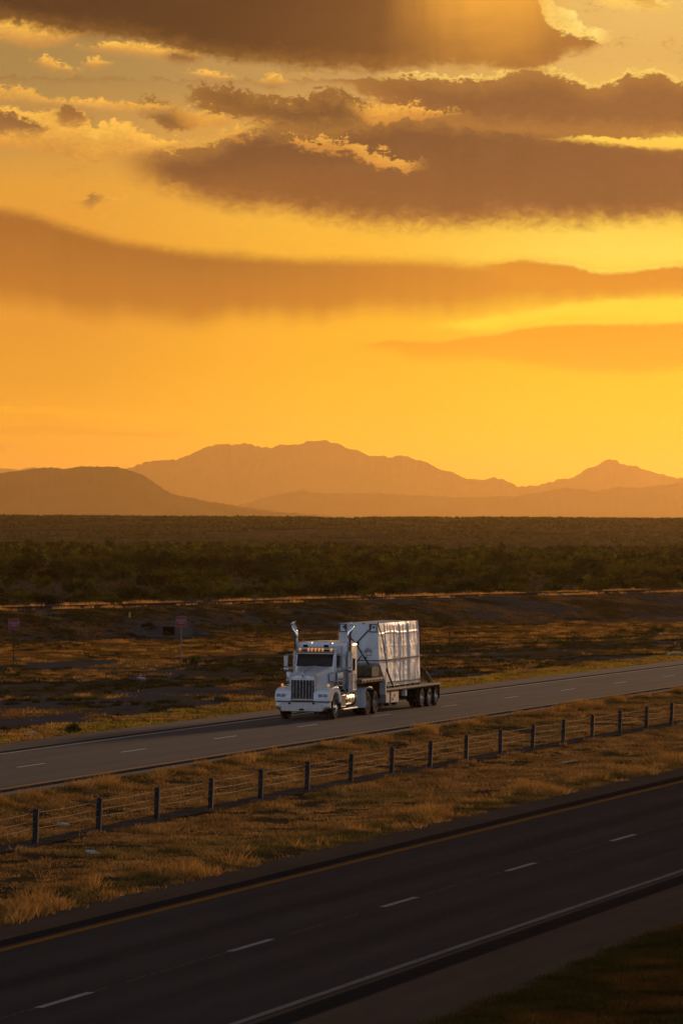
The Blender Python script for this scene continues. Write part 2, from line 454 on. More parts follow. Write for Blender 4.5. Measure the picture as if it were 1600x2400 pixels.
M = {}
M['white'] = mat('white_paint', (.64, .66, .69), .26, coat=.6, var=.03, dirt=(1.3, .6, .35, (.30, .24, .18)))
M['chrome'] = mat('chrome', (.80, .80, .80), .16, 1.0, var=.05, rvar=.12)
M['bumper'] = mat('bumper_chrome', (.38, .34, .31), .38, 1.0, var=.08, rvar=.1)  # chrome; the road's brown reflection is put into its base colour
M['dull'] = mat('land_tinted_chrome', (.36, .33, .30), .28, 1.0, var=.15, rvar=.15)  # bright chrome parts, with the land's brown reflection put into the colour
M['alu'] = mat('brushed_aluminium', (.55, .55, .55), .38, .9, var=.12, scale=5)
M['steel'] = mat('painted_steel', (.50, .50, .50), .5, .3, var=.15)
M['black'] = mat('black_frame_paint', (.006, .006, .006), .8, spec=.1, var=.3)
M['rubber'] = mat('tyre_rubber', (.008, .0075, .007), .9, spec=.1, var=.3, scale=12, bump=.01)
M['rim'] = mat('wheel_rim_metal', (.42, .42, .42), .38, .85, var=.2)
M['rimdark'] = mat('dusty_wheel_rim', (.20, .19, .18), .55, .5, var=.3)
M['glass'] = mat('dark_cab_glass', (.012, .013, .015), .06, var=.05, spec=.3)
M['amber'] = mat('amber_lamp', (.7, .22, .02), .3, emit=((1.0, .30, .04), .75))
M['amber2'] = mat('amber_lens', (.7, .25, .02), .3, emit=((1.0, .36, .05), .55))
M['lens'] = mat('headlight_glass', (.35, .36, .36), .1, .6, var=.2)
M['red'] = mat('red_enamel', (.35, .02, .02), .35)
M['redlens'] = mat('red_lamp_lens', (.35, .015, .01), .3, emit=((1, .03, .01), .15))
M['grille'] = mat('grille_mesh_dark', (.018, .016, .015), .6, .2, var=.4, scale=60)
M['wood'] = mat('deck_planks', (.15, .10, .06), .8, var=.35, scale=6)
M['canvas'] = mat('olive_tarpaulin', (.045, .044, .025), .8, var=.3, scale=3, bump=.05, bscale=5)
M['webbing'] = mat('black_webbing', (.015, .014, .014), .8)
M['webbrown'] = mat('brown_webbing', (.13, .09, .07), .8)
M['chain'] = mat('rusty_chain', (.05, .018, .014), .7, .3)
M['print'] = mat('black_print', (.02, .02, .02), .6)
M['rail'] = mat('weathered_rail', (.075, .062, .05), .6, .3, var=.3)
M['boxgrey'] = mat('tool_box_grey', (.26, .25, .25), .5, .3, var=.2)
M['post'] = mat('dark_galvanised_post', (.012, .012, .014), .7, .0, var=.3, spec=.2)
M['cable'] = mat('galvanised_cable', (.17, .12, .075), .7, .0, var=.2)
M['signred'] = mat('sign_red_sheeting', (.22, .004, .008), .6, var=.15)
M['signwhite'] = mat('sign_white_sheeting', (.19, .16, .16), .6, var=.1)
M['signyellow'] = mat('sign_yellow_sheeting', (.35, .22, .02), .5, emit=None)
M['galv'] = mat('galvanised_sign_post', (.12, .11, .10), .6, .3, var=.2)
M['litter'] = mat('white_plastic_litter', (.34, .33, .33), .5)
M['scraprubber'] = mat('scrap_tyre_rubber', (.02, .018, .017), .8)
M['palewood'] = mat('weathered_debris', (.45, .34, .22), .8)


def wrap_mat():
    m, t, b = new_mat('shrink_wrap_white')
    tc = t.nodes.new('ShaderNodeTexCoord'); v = S(t, tc.outputs['Object'])
    n = noise(t, v, 1.5, 5, .6)
    c = mixc(t, n.ss(.3, .7), (.54, .54, .54), (.68, .68, .68))
    t.links.new(c.k, b.inputs['Base Color'])
    b.inputs['Roughness'].default_value = .42
    mp = t.nodes.new('ShaderNodeMapping'); mp.inputs['Scale'].default_value = (1.0, 1.0, .35)
    t.links.new(tc.outputs['Object'], mp.inputs[0])
    k = noise(t, S(t, mp.outputs[0]), 5.5, 6, .65, 1.2) * .035 + noise(t, v, 14, 5, .6, .8) * .012
    bn = t.nodes.new('ShaderNodeBump'); bn.inputs['Distance'].default_value = 1.0; bn.inputs['Strength'].default_value = .8
    t.links.new(k.k, bn.inputs['Height']); t.links.new(bn.outputs[0], b.inputs['Normal'])
    return m


M['wrap'] = wrap_mat()


def leaf_mat(name, base, trans=.45, rough=.7, var=.3):
    """thin foliage / grass: diffuse plus transmitted light, tinted per plant by the 'tint' attribute"""
    m = bpy.data.materials.new(name); m.use_nodes = True; t = m.node_tree; t.nodes.clear()
    at = t.nodes.new('ShaderNodeVertexColor'); at.layer_name = 'tint'
    g = t.nodes.new('ShaderNodeNewGeometry')
    n = noise(t, S(t, g.outputs['Position']), .8, 4)
    c0 = mixc(t, n.ss(.3, .7), tuple(x * (1 - var) for x in base), tuple(x * (1 + var) for x in base))
    c = mixc(t, 1.0, c0, S(t, at.outputs[0]), 'MULTIPLY')
    df = t.nodes.new('ShaderNodeBsdfDiffuse'); tr = t.nodes.new('ShaderNodeBsdfTranslucent'); mx = t.nodes.new('ShaderNodeMixShader')
    t.links.new(c.k, df.inputs[0]); t.links.new(c.k, tr.inputs[0]); mx.inputs[0].default_value = trans
    t.links.new(df.outputs[0], mx.inputs[1]); t.links.new(tr.outputs[0], mx.inputs[2])
    out = t.nodes.new('ShaderNodeOutputMaterial'); t.links.new(mx.outputs[0], out.inputs[0])
    return m


# ------------------------------------------------------------------ road geometry: (s, p) frame along the highway
TH = R(15.0)
UX, UY = math.sin(TH), math.cos(TH)
NX, NY = math.cos(TH), -math.sin(TH)


def quad(c, s):
    s = np.asarray(s, float)
    lo, hi = 60.0, 420.0
    sc_ = np.clip(s, lo, hi)
    v = c[0] * sc_ ** 2 + c[1] * sc_ + c[2]
    return v + (s - sc_) * (2 * c[0] * sc_ + c[1])


CF = (1.0595e-4, -0.0425285, -52.0173)     # far carriageway lane line
CN = (8.579e-5, -0.02242723, -26.9868)     # near carriageway lane line
CW = (2.54738e-4, -0.0846862, -36.6434)    # cable barrier
pF = lambda s: quad(CF, s)
pN = lambda s: quad(CN, s)
pW = lambda s: quad(CW, s)


def sp(x, y): return x * UX + y * UY, x * NX + y * NY
def xy(s, p): return s * UX + p * NX, s * UY + p * NY
def sst(a, b, x):
    k = np.clip((np.asarray(x, float) - a) / (b - a), 0, 1); return k * k * (3 - 2 * k)


# value noise in numpy, for terrain and planting
_P = rng.random((256, 256))
def vn(x, y):
    x = np.asarray(x, float); y = np.asarray(y, float)
    xi = np.floor(x).astype(int); yi = np.floor(y).astype(int); fx = x - xi; fy = y - yi
    fx = fx * fx * (3 - 2 * fx); fy = fy * fy * (3 - 2 * fy)
    g = lambda a, b: _P[a % 256, b % 256]
    return (g(xi, yi) * (1 - fx) + g(xi + 1, yi) * fx) * (1 - fy) + (g(xi, yi + 1) * (1 - fx) + g(xi + 1, yi + 1) * fx) * fy
def fbm(x, y, o=4):
    v = 0; a = .5
    for i in range(o): v = v + a * vn(x * 2 ** i + 17 * i, y * 2 ** i + 31 * i); a *= .5
    return v / (1 - .5 ** o)


def frontage_t(x, y): return (x + 3.3) * (-.9) + (y - 467) * .434


def height(x, y):
    x = np.asarray(x, float); y = np.asarray(y, float)
    s, p = sp(x, y)
    qf = p - pF(s); qn = p - pN(s)
    z = np.zeros_like(x + y)
    off = np.maximum(0, -qf - 6.6)
    dip = -0.9 * sst(3, 40, off)
    t = frontage_t(x, y)
    w = sst(-18, -1, t)
    zz = dip * (1 - w) + 1.0 * w
    zz = np.where(t > 8.5, 1.0 - 1.0 * sst(8.5, 26, t), zz)
    z = np.where(off > 0, zz * sst(0, 3, off), z)
    med = (qf > 5.3) & (qn < -6.6)
    dm = np.minimum(qf - 5.3, -6.6 - qn)
    z = np.where(med, -0.16 * sst(0, 5, dm), z)
    # bumps away from pavements
    away = np.maximum(np.where(off > 0, off, 0), np.where(med, dm, 0)); away = np.maximum(away, np.where(qn > 7.6, qn - 7.6, 0))
    wall = np.abs(p - pW(s))
    amp = sst(0, 4, away) * np.where(med, .06 * sst(.5, 2.0, wall), .16)
    onf = (t > -1) & (t < 8.5)
    amp = np.where(onf, 0.0, amp)
    z = z + amp * (fbm(x / 3.1, y / 3.1) - .5) * 2
    z = z + np.where((off > 25) & ~onf & (y < 700), .25, 0) * (fbm(x / 11. + 9, y / 11., 3) - .5) * 2 * sst(25, 60, off)
    z = z + 9.0 * sst(1500, 3300, y) * (1 - sst(3500, 6500, y)) - 70 * sst(3500, 7000, y)
    z = z + sst(700, 2200, y) * (fbm(x / 160., y / 260., 4) - .5) * 3.0
    return z - 0.02


def grid_axis(parts):
    out = []
    for a, b, st in parts: out.append(np.arange(a, b, st))
    return np.concatenate(out + [np.array([parts[-1][1]])])


ax_x = grid_axis([(-7000, -1000, 400), (-1000, -240, 40), (-240, -60, 6), (-60, 60, .6), (60, 240, 6), (240, 1000, 40), (1000, 7000, 400)])
ax_y = grid_axis([(-400, 70, 20), (70, 260, .7), (260, 520, 1.1), (520, 1500, 7), (1500, 4200, 40), (4200, 44000, 900)])
GX, GY = np.meshgrid(ax_x, ax_y)
GZ = height(GX, GY)
nx, ny = len(ax_x), len(ax_y)
gi = np.arange(nx * ny).reshape(ny, nx)
gf = np.stack([gi[:-1, :-1], gi[:-1, 1:], gi[1:, 1:], gi[1:, :-1]], -1).reshape(-1, 4)
gs, gp = sp(GX, GY)
qf_ = gp - pF(gs); qn_ = gp - pN(gs); tt_ = frontage_t(GX, GY)
med_ = ((qf_ > 5) & (qn_ < -6)).astype(float)
verge_ = sst(-10.5, -8.5, qf_) * (qf_ < -5)
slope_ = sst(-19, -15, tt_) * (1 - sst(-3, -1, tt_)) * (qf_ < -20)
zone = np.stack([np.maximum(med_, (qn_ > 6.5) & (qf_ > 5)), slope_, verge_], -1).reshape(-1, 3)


def ground_mat():
    m, t, b = new_mat('desert_ground')
    at = t.nodes.new('ShaderNodeVertexColor'); at.layer_name = 'tint'
    sepc = t.nodes.new('ShaderNodeSeparateColor'); t.links.new(at.outputs[0], sepc.inputs[0])
    zr, zg, zb = (S(t, sepc.outputs[i]) for i in range(3))
    g = t.nodes.new('ShaderNodeNewGeometry'); P = S(t, g.outputs['Position'])
    sx = t.nodes.new('ShaderNodeSeparateXYZ'); t.links.new(P.k, sx.inputs[0]); px, py = S(t, sx.outputs[0]), S(t, sx.outputs[1])
    n1 = noise(t, P, .16, 6, .62, .6); n2 = noise(t, P, 1.1, 5, .6); n3 = noise(t, P, 9, 4, .6); n4 = noise(t, P, .035, 4, .55, .5)
    dirt = mixc(t, n3.ss(.3, .7), (.060, .051, .050), (.105, .089, .084))
    straw = mixc(t, n2.ss(.3, .7), (.055, .034, .016), (.11, .068, .026))
    des = mixc(t, (n1 * .6 + n4 * .5).ss(.50, .62), dirt, straw)
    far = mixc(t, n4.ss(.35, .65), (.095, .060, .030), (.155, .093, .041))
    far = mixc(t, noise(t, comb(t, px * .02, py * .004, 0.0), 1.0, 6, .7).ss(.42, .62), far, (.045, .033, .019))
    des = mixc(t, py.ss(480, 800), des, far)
    medc = mixc(t, n2.ss(.35, .65), (.045, .030, .016), (.085, .054, .024))
    medc = mixc(t, n3.ss(.5, .75) * .6, medc, (.04, .03, .02))
    c = mixc(t, zr, des, medc)
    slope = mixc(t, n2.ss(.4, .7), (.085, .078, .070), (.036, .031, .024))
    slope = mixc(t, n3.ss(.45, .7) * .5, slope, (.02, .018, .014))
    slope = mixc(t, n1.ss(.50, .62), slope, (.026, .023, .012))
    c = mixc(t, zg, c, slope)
    c = mixc(t, zb, c, mixc(t, n2.ss(.3, .7), (.085, .065, .015), (.15, .105, .022)))
    t.links.new(c.k, b.inputs['Base Color']); b.inputs['Roughness'].default_value = .95
    b.inputs['Specular IOR Level'].default_value = .0
    bn = t.nodes.new('ShaderNodeBump'); bn.inputs['Distance'].default_value = .10; bn.inputs['Strength'].default_value = .7
    h = n2 * .7 + n3 * .3
    t.links.new(h.k, bn.inputs['Height']); t.links.new(bn.outputs[0], b.inputs['Normal'])
    return m


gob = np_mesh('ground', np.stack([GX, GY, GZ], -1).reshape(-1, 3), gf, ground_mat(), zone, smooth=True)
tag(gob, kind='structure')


# ------------------------------------------------------------------ roads
def asphalt(name, base, tracks, rough=.62, seed=0.0, spec=.08):
    """asphalt with wheel-track wear running along the highway"""
    m, t, b = new_mat(name)
    at = t.nodes.new('ShaderNodeUVMap'); at.uv_map = 'road'
    sx = t.nodes.new('ShaderNodeSeparateXYZ'); t.links.new(at.outputs[0], sx.inputs[0])
    s_, q_ = S(t, sx.outputs[0]), S(t, sx.outputs[1])
    v = comb(t, s_ * .05, q_ * 1.2, seed)
    n1 = noise(t, v, 1.0, 5, .6); n2 = noise(t, comb(t, s_, q_, seed), 9, 4, .6); n3 = noise(t, comb(t, s_ * .35, q_ * 1.5, seed), .5, 5, .65)
    k = (n1 - .5) * .45 + (n2 - .5) * .5 + (n3 - .5) * .5 + 1.0
    for c0, w, a in tracks:
        dd = ((q_ + (n1 - .5) * .3) - c0).m('ABSOLUTE').ss(w, w * .3)
        k = k + dd * a
    k = k.m('MAXIMUM', .2)
    c = mixc(t, 1.0, base, comb(t, k, k, k), 'MULTIPLY')
    t.links.new(c.k, b.inputs['Base Color'])
    rr = rough + (n3 - .5) * .25
    t.links.new(rr.k, b.inputs['Roughness']); b.inputs['Specular IOR Level'].default_value = spec
    bn = t.nodes.new('ShaderNodeBump'); bn.inputs['Distance'].default_value = .0015; bn.inputs['Strength'].default_value = .5
    t.links.new(noise(t, comb(t, s_, q_, 1.0), 30, 3).k, bn.inputs['Height']); t.links.new(bn.outputs[0], b.inputs['Normal'])
    return m


def strip(name, pc, q0, q1, z, mt, s0=-60, s1=700, ds=4.0, parent=None, jag=0.0, jseed=0, nq=1):
    s = np.arange(s0, s1 + .01, ds); V = []; UV = []
    for j in range(nq + 1):
        q = q0 + (q1 - q0) * j / nq + np.zeros_like(s)
        if jag and j == 0: q = q + (fbm(s / 1.7 + jseed, s * 0 + 3.3) - .5) * jag
        if jag and j == nq: q = q + (fbm(s / 1.7 + jseed + 50, s * 0 + 8.3) - .5) * jag
        x, y = xy(s, pc(s) + q); V.append(np.stack([x, y, np.full_like(x, z)], -1)); UV.append(np.stack([s, q], -1))
    V = np.concatenate(V); UV = np.concatenate(UV); n = len(s)
    idx = np.arange(n * (nq + 1)).reshape(nq + 1, n)
    F = np.stack([idx[:-1, :-1], idx[:-1, 1:], idx[1:, 1:], idx[1:, :-1]], -1).reshape(-1, 4)[:, ::-1]
    # wind so that normals look up
    o = np_mesh(name, V, F, mt)
    me = o.data
    if me.polygons[0].normal.z < 0: me.flip_normals()
    uv = me.uv_layers.new(name='road'); li = np.empty(len(me.loops), np.int32); me.loops.foreach_get('vertex_index', li)
    uv.data.foreach_set('uv', UV[li].astype(np.float32).ravel())
    if parent is not None: o.parent = parent
    else: tag(o, kind='structure')
    return o


# pavement: curved ground-hugging sheets; concrete-grey shoulders, darker lanes
tr = [(-2.75, .6, .10), (-.95, .55, .12), (.95, .6, .09), (2.75, .55, .11), (-1.85, .6, -.16), (1.85, .6, -.10)]
A_far = asphalt('asphalt_far', (.046, .047, .054), tr, .75, spec=.14)
A_farsh = asphalt('asphalt_far_shoulder', (.105, .078, .062), [], .8, 3., spec=.13)
A_near = asphalt('asphalt_near', (.052, .042, .041), tr, .95, 5., spec=.0)
A_nearsh = asphalt('asphalt_near_shoulder', (.082, .057, .043), [], .95, 9., spec=.0)
A_rum = asphalt('asphalt_rumble', (.038, .031, .031), [], .95, 2., spec=.0)
strip('shoulder', pF, -6.35, 5.15, 0.0, A_farsh, nq=2, jag=.25, ds=1.0)
strip('road', pF, -3.75, 4.0, .004, A_far, nq=2)
strip('shoulder', pN, -6.45, 7.35, 0.0, A_nearsh, nq=2, jag=.25, ds=1.0)
strip('road', pN, -4.5, 4.2, .004, A_near, nq=2)


def paint(name, base, wear=.5, spec=0.0):
    m, t, b = new_mat(name)
    g = t.nodes.new('ShaderNodeNewGeometry'); P = S(t, g.outputs['Position'])
    n = noise(t, P, 6, 6, .7); n2 = noise(t, P, .8, 4, .6)
    c = mixc(t, (n * .7 + n2 * .4).ss(.48, .72) * wear, base, (.06, .05, .045))
    t.links.new(c.k, b.inputs['Base Color']); b.inputs['Roughness'].default_value = .8; b.inputs['Specular IOR Level'].default_value = spec
    return m


P_wn = paint('near_white_line_paint', (.17, .155, .15), .6)  # near paints are darker than the far ones, standing in for lens vignetting
P_dn = paint('near_white_dash_paint', (.27, .25, .24), .45)
P_white = paint('white_line_paint', (.46, .44, .43), .4, .18)
P_dash = paint('white_dash_paint', (.60, .58, .56), .35, .18)
P_yel = paint('yellow_line_paint', (.21, .095, .014), .45)  # near yellow, its colour darkened for lens vignetting too
P_yelf = paint('far_yellow_line_paint', (.46, .20, .05), .25, .15)
strip('white_edge_line', pF, -3.75, -3.60, .008, P_white, ds=1, jag=.04)
strip('yellow_edge_line', pF, 3.82, 3.97, .008, P_yelf, ds=1, jag=.04)
strip('white_edge_line', pN, 3.96, 4.13, .008, P_wn, ds=1, jag=.04)
strip('yellow_edge_line', pN, -4.48, -4.28, .008, P_yel, ds=1, jag=.05)


def dashes(name, pc, starts, mt, w=.13, L=3.1):
    mb = MB()
    for s0 in starts:
        for k in range(4):
            a, b_ = s0 + L * k / 4, s0 + L * (k + 1) / 4
            q = [(a, -w / 2), (b_, -w / 2), (b_, w / 2), (a, w / 2)]
            mb.add([(*xy(s, float(pc(s)) + o_), .009) for s, o_ in q], [(0, 1, 2, 3)])
    o = mb.build(name, mt); tag(o, kind='structure'); return o


sF = [166.8 + 12.15 * k for k in range(-18, 30)]
sN = [85.2 + 12.25 * k for k in range(-10, 30)]
dashes('lane_dashes', pF, sF, P_dash)
dashes('lane_dashes', pN, sN, P_dn, w=.16)

# crack sealed joint along the near lane line
mb = MB(); 
s = 0.0
while s < 260:
    L = random.uniform(.25, 1.1); a, b_ = s, s + L; o0 = random.uniform(-.03, .03) - .02
    if random.random() < .8:
        mb.add([(*xy(k, float(pN(k)) + o0 + dq), .0065) for k, dq in ((a, -.018), (b_, -.018), (b_, .022), (a, .022))], [(0, 1, 2, 3)])
    s += L + random.uniform(.02, .35)
o = mb.build('pale_joint_line', paint('pale_joint', (.11, .09, .065), .7)); tag(o, kind='structure')

M['groove'] = mat('groove_shadow_asphalt', (.020, .017, .017), 1.0, spec=.0)
# milled rumble strips: separate grooves laid as dark bars
def rumble(name, pc, q0, q1, z, s0, s1):
    strip(name + '_base', pc, q0, q1, z, A_rum, s0=-60, s1=700).name = 'rumble_strip'
    mb = MB()
    s = s0
    while s < s1:
        c = [(s, q0 + .05), (s + .17, q0 + .05), (s + .17, q1 - .05), (s, q1 - .05)]
        mb.add([(*xy(k, float(pc(k)) + q), z + .003) for k, q in c], [(0, 1, 2, 3)])
        s += .31
    o = mb.build('rumble_grooves', M['groove']); tag(o, kind='structure')
rumble('rumble', pN, 4.35, 4.95, .006, 70, 150)
rumble('rumble', pN, -5.15, -4.62, .006, 90, 190)
strip('rumble_strip', pF, 4.12, 4.55, .006, A_rum)
strip('rumble_strip', pF, -4.3, -3.95, .006, A_rum)

# frontage road beyond the ditch
s = np.arange(-120, 500, 3.0)
fx0, fy0 = -3.3, 467.0
V = []
for tq in (1.0, 6.8):
    X = fx0 + .434 * s - .9 * tq; Y = fy0 + .9 * s + .434 * tq
    V.append(np.stack([X, Y, np.maximum(height(X, Y), 0.97) + .05], -1))
n = len(s); idx = np.arange(2 * n).reshape(2, n)
o = np_mesh('frontage_road', np.concatenate(V), np.stack([idx[:-1, :-1], idx[:-1, 1:], idx[1:, 1:], idx[1:, :-1]], -1).reshape(-1, 4), mat('frontage_asphalt', (.030, .026, .027), .95, spec=.0, scale=.5, var=.3))
if o.data.polygons[0].normal.z < 0: o.data.flip_normals()
tag(o, kind='structure')

# concrete mow strip under the cable barrier
mow = strip('mow_strip', pW, -.55, .42, .0, mat('mow_strip_concrete', (.062, .050, .042), .95, spec=.0, scale=1.2, var=.3, bump=.004, bscale=5), s0=60, s1=420, ds=.8, jag=.35)
mow.data.transform(Matrix.Translation((0, 0, -.13)))


# ------------------------------------------------------------------ mountains
def ridge_mat(name, a, b_):
    m, t, b = new_mat(name)
    g = t.nodes.new('ShaderNodeNewGeometry'); P = S(t, g.outputs['Position'])
    n = noise(t, P, .006, 6, .6)
    t.links.new(mixc(t, n.ss(.35, .65), a, b_).k, b.inputs['Base Color']); b.inputs['Roughness'].default_value = 1
    b.inputs['Specular IOR Level'].default_value = 0
    return m


RM = ridge_mat('mountain_rock', (.05, .036, .025), (.085, .06, .04))


def ridge(name, dist, prof, width, jit, seed):
    """prof: (u, v) in 1/1568 of the frame, u right, v down; built as a real ridge with depth at its own distance"""
    k = dist / 11760.0
    U = np.array([p[0] for p in prof], float); V = np.array([p[1] for p in prof], float)
    us = np.arange(U[0], U[-1], 2.0)
    xs = (us - 784) * k
    hs = EYE + (1192 - np.interp(us, U, V) + (us - 784) * .0052) * k
    hs = hs + (fbm(us / 9. + seed, us * 0, 4) - .5) * jit * k
    rows = []; prf = np.linspace(-1, 1, 25)
    for r in prf:
        a = 1 - abs(r) ** 1.1
        rough = (fbm(xs / (60 * k) + seed, xs * 0 + r * 6 + 4, 5) - .5)
        z = -75 + (hs + 75) * a * (1 + .28 * rough * (1 - a) * 2) 
        rows.append(np.stack([xs + rough * 30 * k * (abs(r) > .05), dist + r * width + 0 * xs, z], -1))
    n = len(us); idx = np.arange(n * len(rows)).reshape(len(rows), n)
    F = np.stack([idx[:-1, :-1], idx[:-1, 1:], idx[1:, 1:], idx[1:, :-1]], -1).reshape(-1, 4)
    o = np_mesh(name, np.concatenate(rows), F, RM, smooth=True)
    tag(o, kind='structure'); return o


ridge('mountain', 39000, [(-900, 1150), (-300, 1060), (-60, 1072), (0, 1075), (30, 1078), (45, 1079), (75, 1073), (110, 1080), (300, 1180)], 1000, 3, 1)
ridge('mountain', 30500, [(150, 1185), (240, 1120), (290, 1078), (330, 1062), (410, 1055), (450, 1036), (500, 1019), (512, 1018), (535, 1022),
      (560, 1019), (575, 1020), (600, 1028), (625, 1028), (650, 1021), (680, 1021), (725, 1011), (740, 1011), (775, 1019), (800, 1030),
      (820, 1034), (850, 1046), (900, 1050), (922, 1046), (940, 1050), (980, 1063), (1015, 1081), (1040, 1084), (1070, 1099),
      (1110, 1102), (1130, 1096), (1150, 1101), (1190, 1117), (1225, 1117), (1250, 1111), (1290, 1099), (1305, 1101), (1340, 1081),
      (1375, 1065), (1390, 1057), (1402, 1054), (1415, 1057), (1425, 1067), (1460, 1070), (1470, 1077), (1500, 1086), (1568, 1100),
      (1800, 1130), (2300, 1180)], 1200, 7, 2)
ridge('hills', 24000, [(430, 1188), (520, 1170), (600, 1145), (650, 1133), (690, 1126), (740, 1134), (850, 1132), (950, 1138), (1050, 1142), (1180, 1140), (1230, 1132),
      (1300, 1120), (1370, 1128), (1420, 1118), (1470, 1121), (1568, 1108), (1700, 1085), (2200, 1100), (2700, 1180)], 700, 4, 3)
ridge('hills', 16200, [(-1500, 1150), (-400, 1100), (-60, 1090), (0, 1087), (60, 1080), (100, 1073), (150, 1077), (190, 1071), (270, 1073), (295, 1079),
      (330, 1093), (360, 1113), (390, 1133), (430, 1142), (470, 1150), (540, 1162), (620, 1174), (760, 1186), (900, 1195)], 600, 4, 5)

# ------------------------------------------------------------------ haze
hm = bpy.data.materials.new('haze'); hm.use_nodes = True; t = hm.node_tree; t.nodes.clear()
pv = t.nodes.new('ShaderNodeVolumePrincipled'); pv.inputs['Color'].default_value = (1.0, .63, .22, 1)
pv.inputs['Density'].default_value = 2.6e-5; pv.inputs['Anisotropy'].default_value = .7
out = t.nodes.new('ShaderNodeOutputMaterial'); t.links.new(pv.outputs[0], out.inputs['Volume'])
hz = MB().box(-7200, 7200, -500, 45000, -95, 490).build('haze', hm); tag(hz, kind='stuff')


# ------------------------------------------------------------------ truck
T_S0 = 210.3
tx, ty = xy(T_S0, float(pF(T_S0)) - 1.8)
THD = R(14.9)
ROTZ = -(R(90) + THD)


def P3(s, y, z): return (-s, y, z)      # s metres back from the bumper, y to the driver's side, z up


truck = empty('semi_truck', (tx, ty, .006), ROTZ)
tag(truck, 'white long-nosed semi truck with chrome grille and twin stacks on the far road', 'truck')


class TB(MB):
    def bx(s, s0, s1, y0, y1, z0, z1): return s.box(-s1, -s0, y0, y1, z0, z1)
    def prof(s, poly, y0, y1): return s.prism([(-a, b) for a, b in poly], 'y', y0, y1)


# chassis
b = TB()
for y in (-.43, .43): b.bx(.5, 9.2, y - .05, y + .05, .62, .92)
for q in (1.25, 6.6, 7.9): b.bx(q - .09, q + .09, -.9, .9, .43, .6)
b.bx(.9, 2.6, -.4, .4, .55, 1.1); b.bx(3.0, 5.9, -.42, .42, .5, 1.0); b.bx(2.3, 5.0, -.95, .95, .95, 1.22)
b.bx(6.5, 8.0, -.5, .5, .92, 1.12); b.bx(9.1, 9.2, -.5, .5, .6, .9)
b.build('frame', M['black'], truck)

# bumper with turned-up corners
rings = []
for k in range(25):
    y = -1.2 + 2.4 * k / 24; a = abs(y)
    s0 = .02 + .26 * max(0, (a - .75) / .45) ** 2
    zb = .36 + .15 * max(0, (a - .88) / .32) ** 1.1
    rings.append([P3(s0 + .03, y, zb), P3(s0, y, zb + .025), P3(s0, y, .58), P3(s0, y, .745), P3(s0 + .025, y, .77), P3(s0 + .12, y, .77), P3(s0 + .12, y, zb)])
TB().loft(rings).build('bumper', M['bumper'], truck, smooth=True)
for y0, z0, w, h in ((-.53, .71, .10, .07), (.53, .71, .10, .07), (0, .45, .20, .08)):
    TB().bx(-.012, .05, y0 - w / 2, y0 + w / 2, z0 - h / 2, z0 + h / 2).build('bumper_hole', M['black'], truck)

TB().bx(.16, .3, -1.12, 1.12, .765, .81).build('bumper_gap_shade', M['black'], truck)  # black strip added as the dark shade in the gap below the fenders
# hood: lofted nose widening toward the cab
def hoodsec(s, w, zt, zb, r):
    pts = [(-w, zb), (-w, zb + (zt - zb) * .5), (-w + .01, zt - r)]
    for k in range(1, 7):
        a = math.pi / 2 * k / 6; pts.append((-w + r - r * math.cos(a), zt - r + r * math.sin(a)))
    pts += [(-w * .4, zt + .025), (0, zt + .05), (w * .4, zt + .025)]
    for k in range(6, 0, -1):
        a = math.pi / 2 * k / 6; pts.append((w - r + r * math.cos(a), zt - r + r * math.sin(a)))
    pts += [(w - .01, zt - r), (w, zb + (zt - zb) * .5), (w, zb)]
    return [P3(s, y, z) for y, z in pts]
TB().loft([hoodsec(.30, .55, 1.92, .8, .09), hoodsec(.36, .56, 1.94, .8, .10), hoodsec(.9, .62, 2.03, .85, .13), hoodsec(1.5, .71, 2.13, .95, .16),
           hoodsec(2.0, .80, 2.20, 1.0, .18), hoodsec(2.22, .83, 2.24, 1.0, .18)]).build('hood', M['white'], truck, smooth=True)
TB().tube([P3(.32, 0, 1.99), P3(2.1, 0, 2.30)], .012, 6).build('hood_trim', M['chrome'], truck)

# fenders with wheel arches
for sgn in (-1, 1):
    outer = [(.12, .80), (.10, 1.0), (.15, 1.16), (.27, 1.27), (.48, 1.34), (.85, 1.39), (1.25, 1.41), (1.6, 1.38), (1.85, 1.28), (2.02, 1.1), (2.1, .86), (2.12, .66)]
    cx, cz, rr = 1.25, .53, .64
    inner = []
    for k in range(13):
        a = R(18) + (math.pi - R(18) - R(22)) * k / 12
        inner.append((cx + rr * math.cos(a), cz + rr * math.sin(a)))
    inner = [(1.98, .66)] + [q for q in inner if q[0] > .3] + [(.62, .80)]
    y0, y1 = (.50, 1.2) if sgn > 0 else (-1.2, -.50)
    TB().prof(outer + inner, y0, y1).build('fender', M['white'], truck, bevel=.05, bseg=3)
    hl = TB().bx(.075, .2, sgn * .92 - .22, sgn * .92 + .22, .975, 1.135).build('headlight', M['chrome'], truck, bevel=.012)
    for dy in (-.105, .105):
        TB().bx(.06, .12, sgn * .92 + dy - .088, sgn * .92 + dy + .088, .992, 1.118).build('lens', M['lens'], hl)
    TB().lathe([(0, 0), (.055, 0), (.06, -.03), (.045, -.09), (0, -.1)], 'x', 14, P3(.62, sgn * 1.02, 1.47)).build('turn_signal', M['amber2'], truck, smooth=True)
    TB().tube([P3(.66, sgn * 1.02, 1.34), P3(.66, sgn * 1.02, 1.44)], .015, 6).build('signal_bracket', M['chrome'], truck)

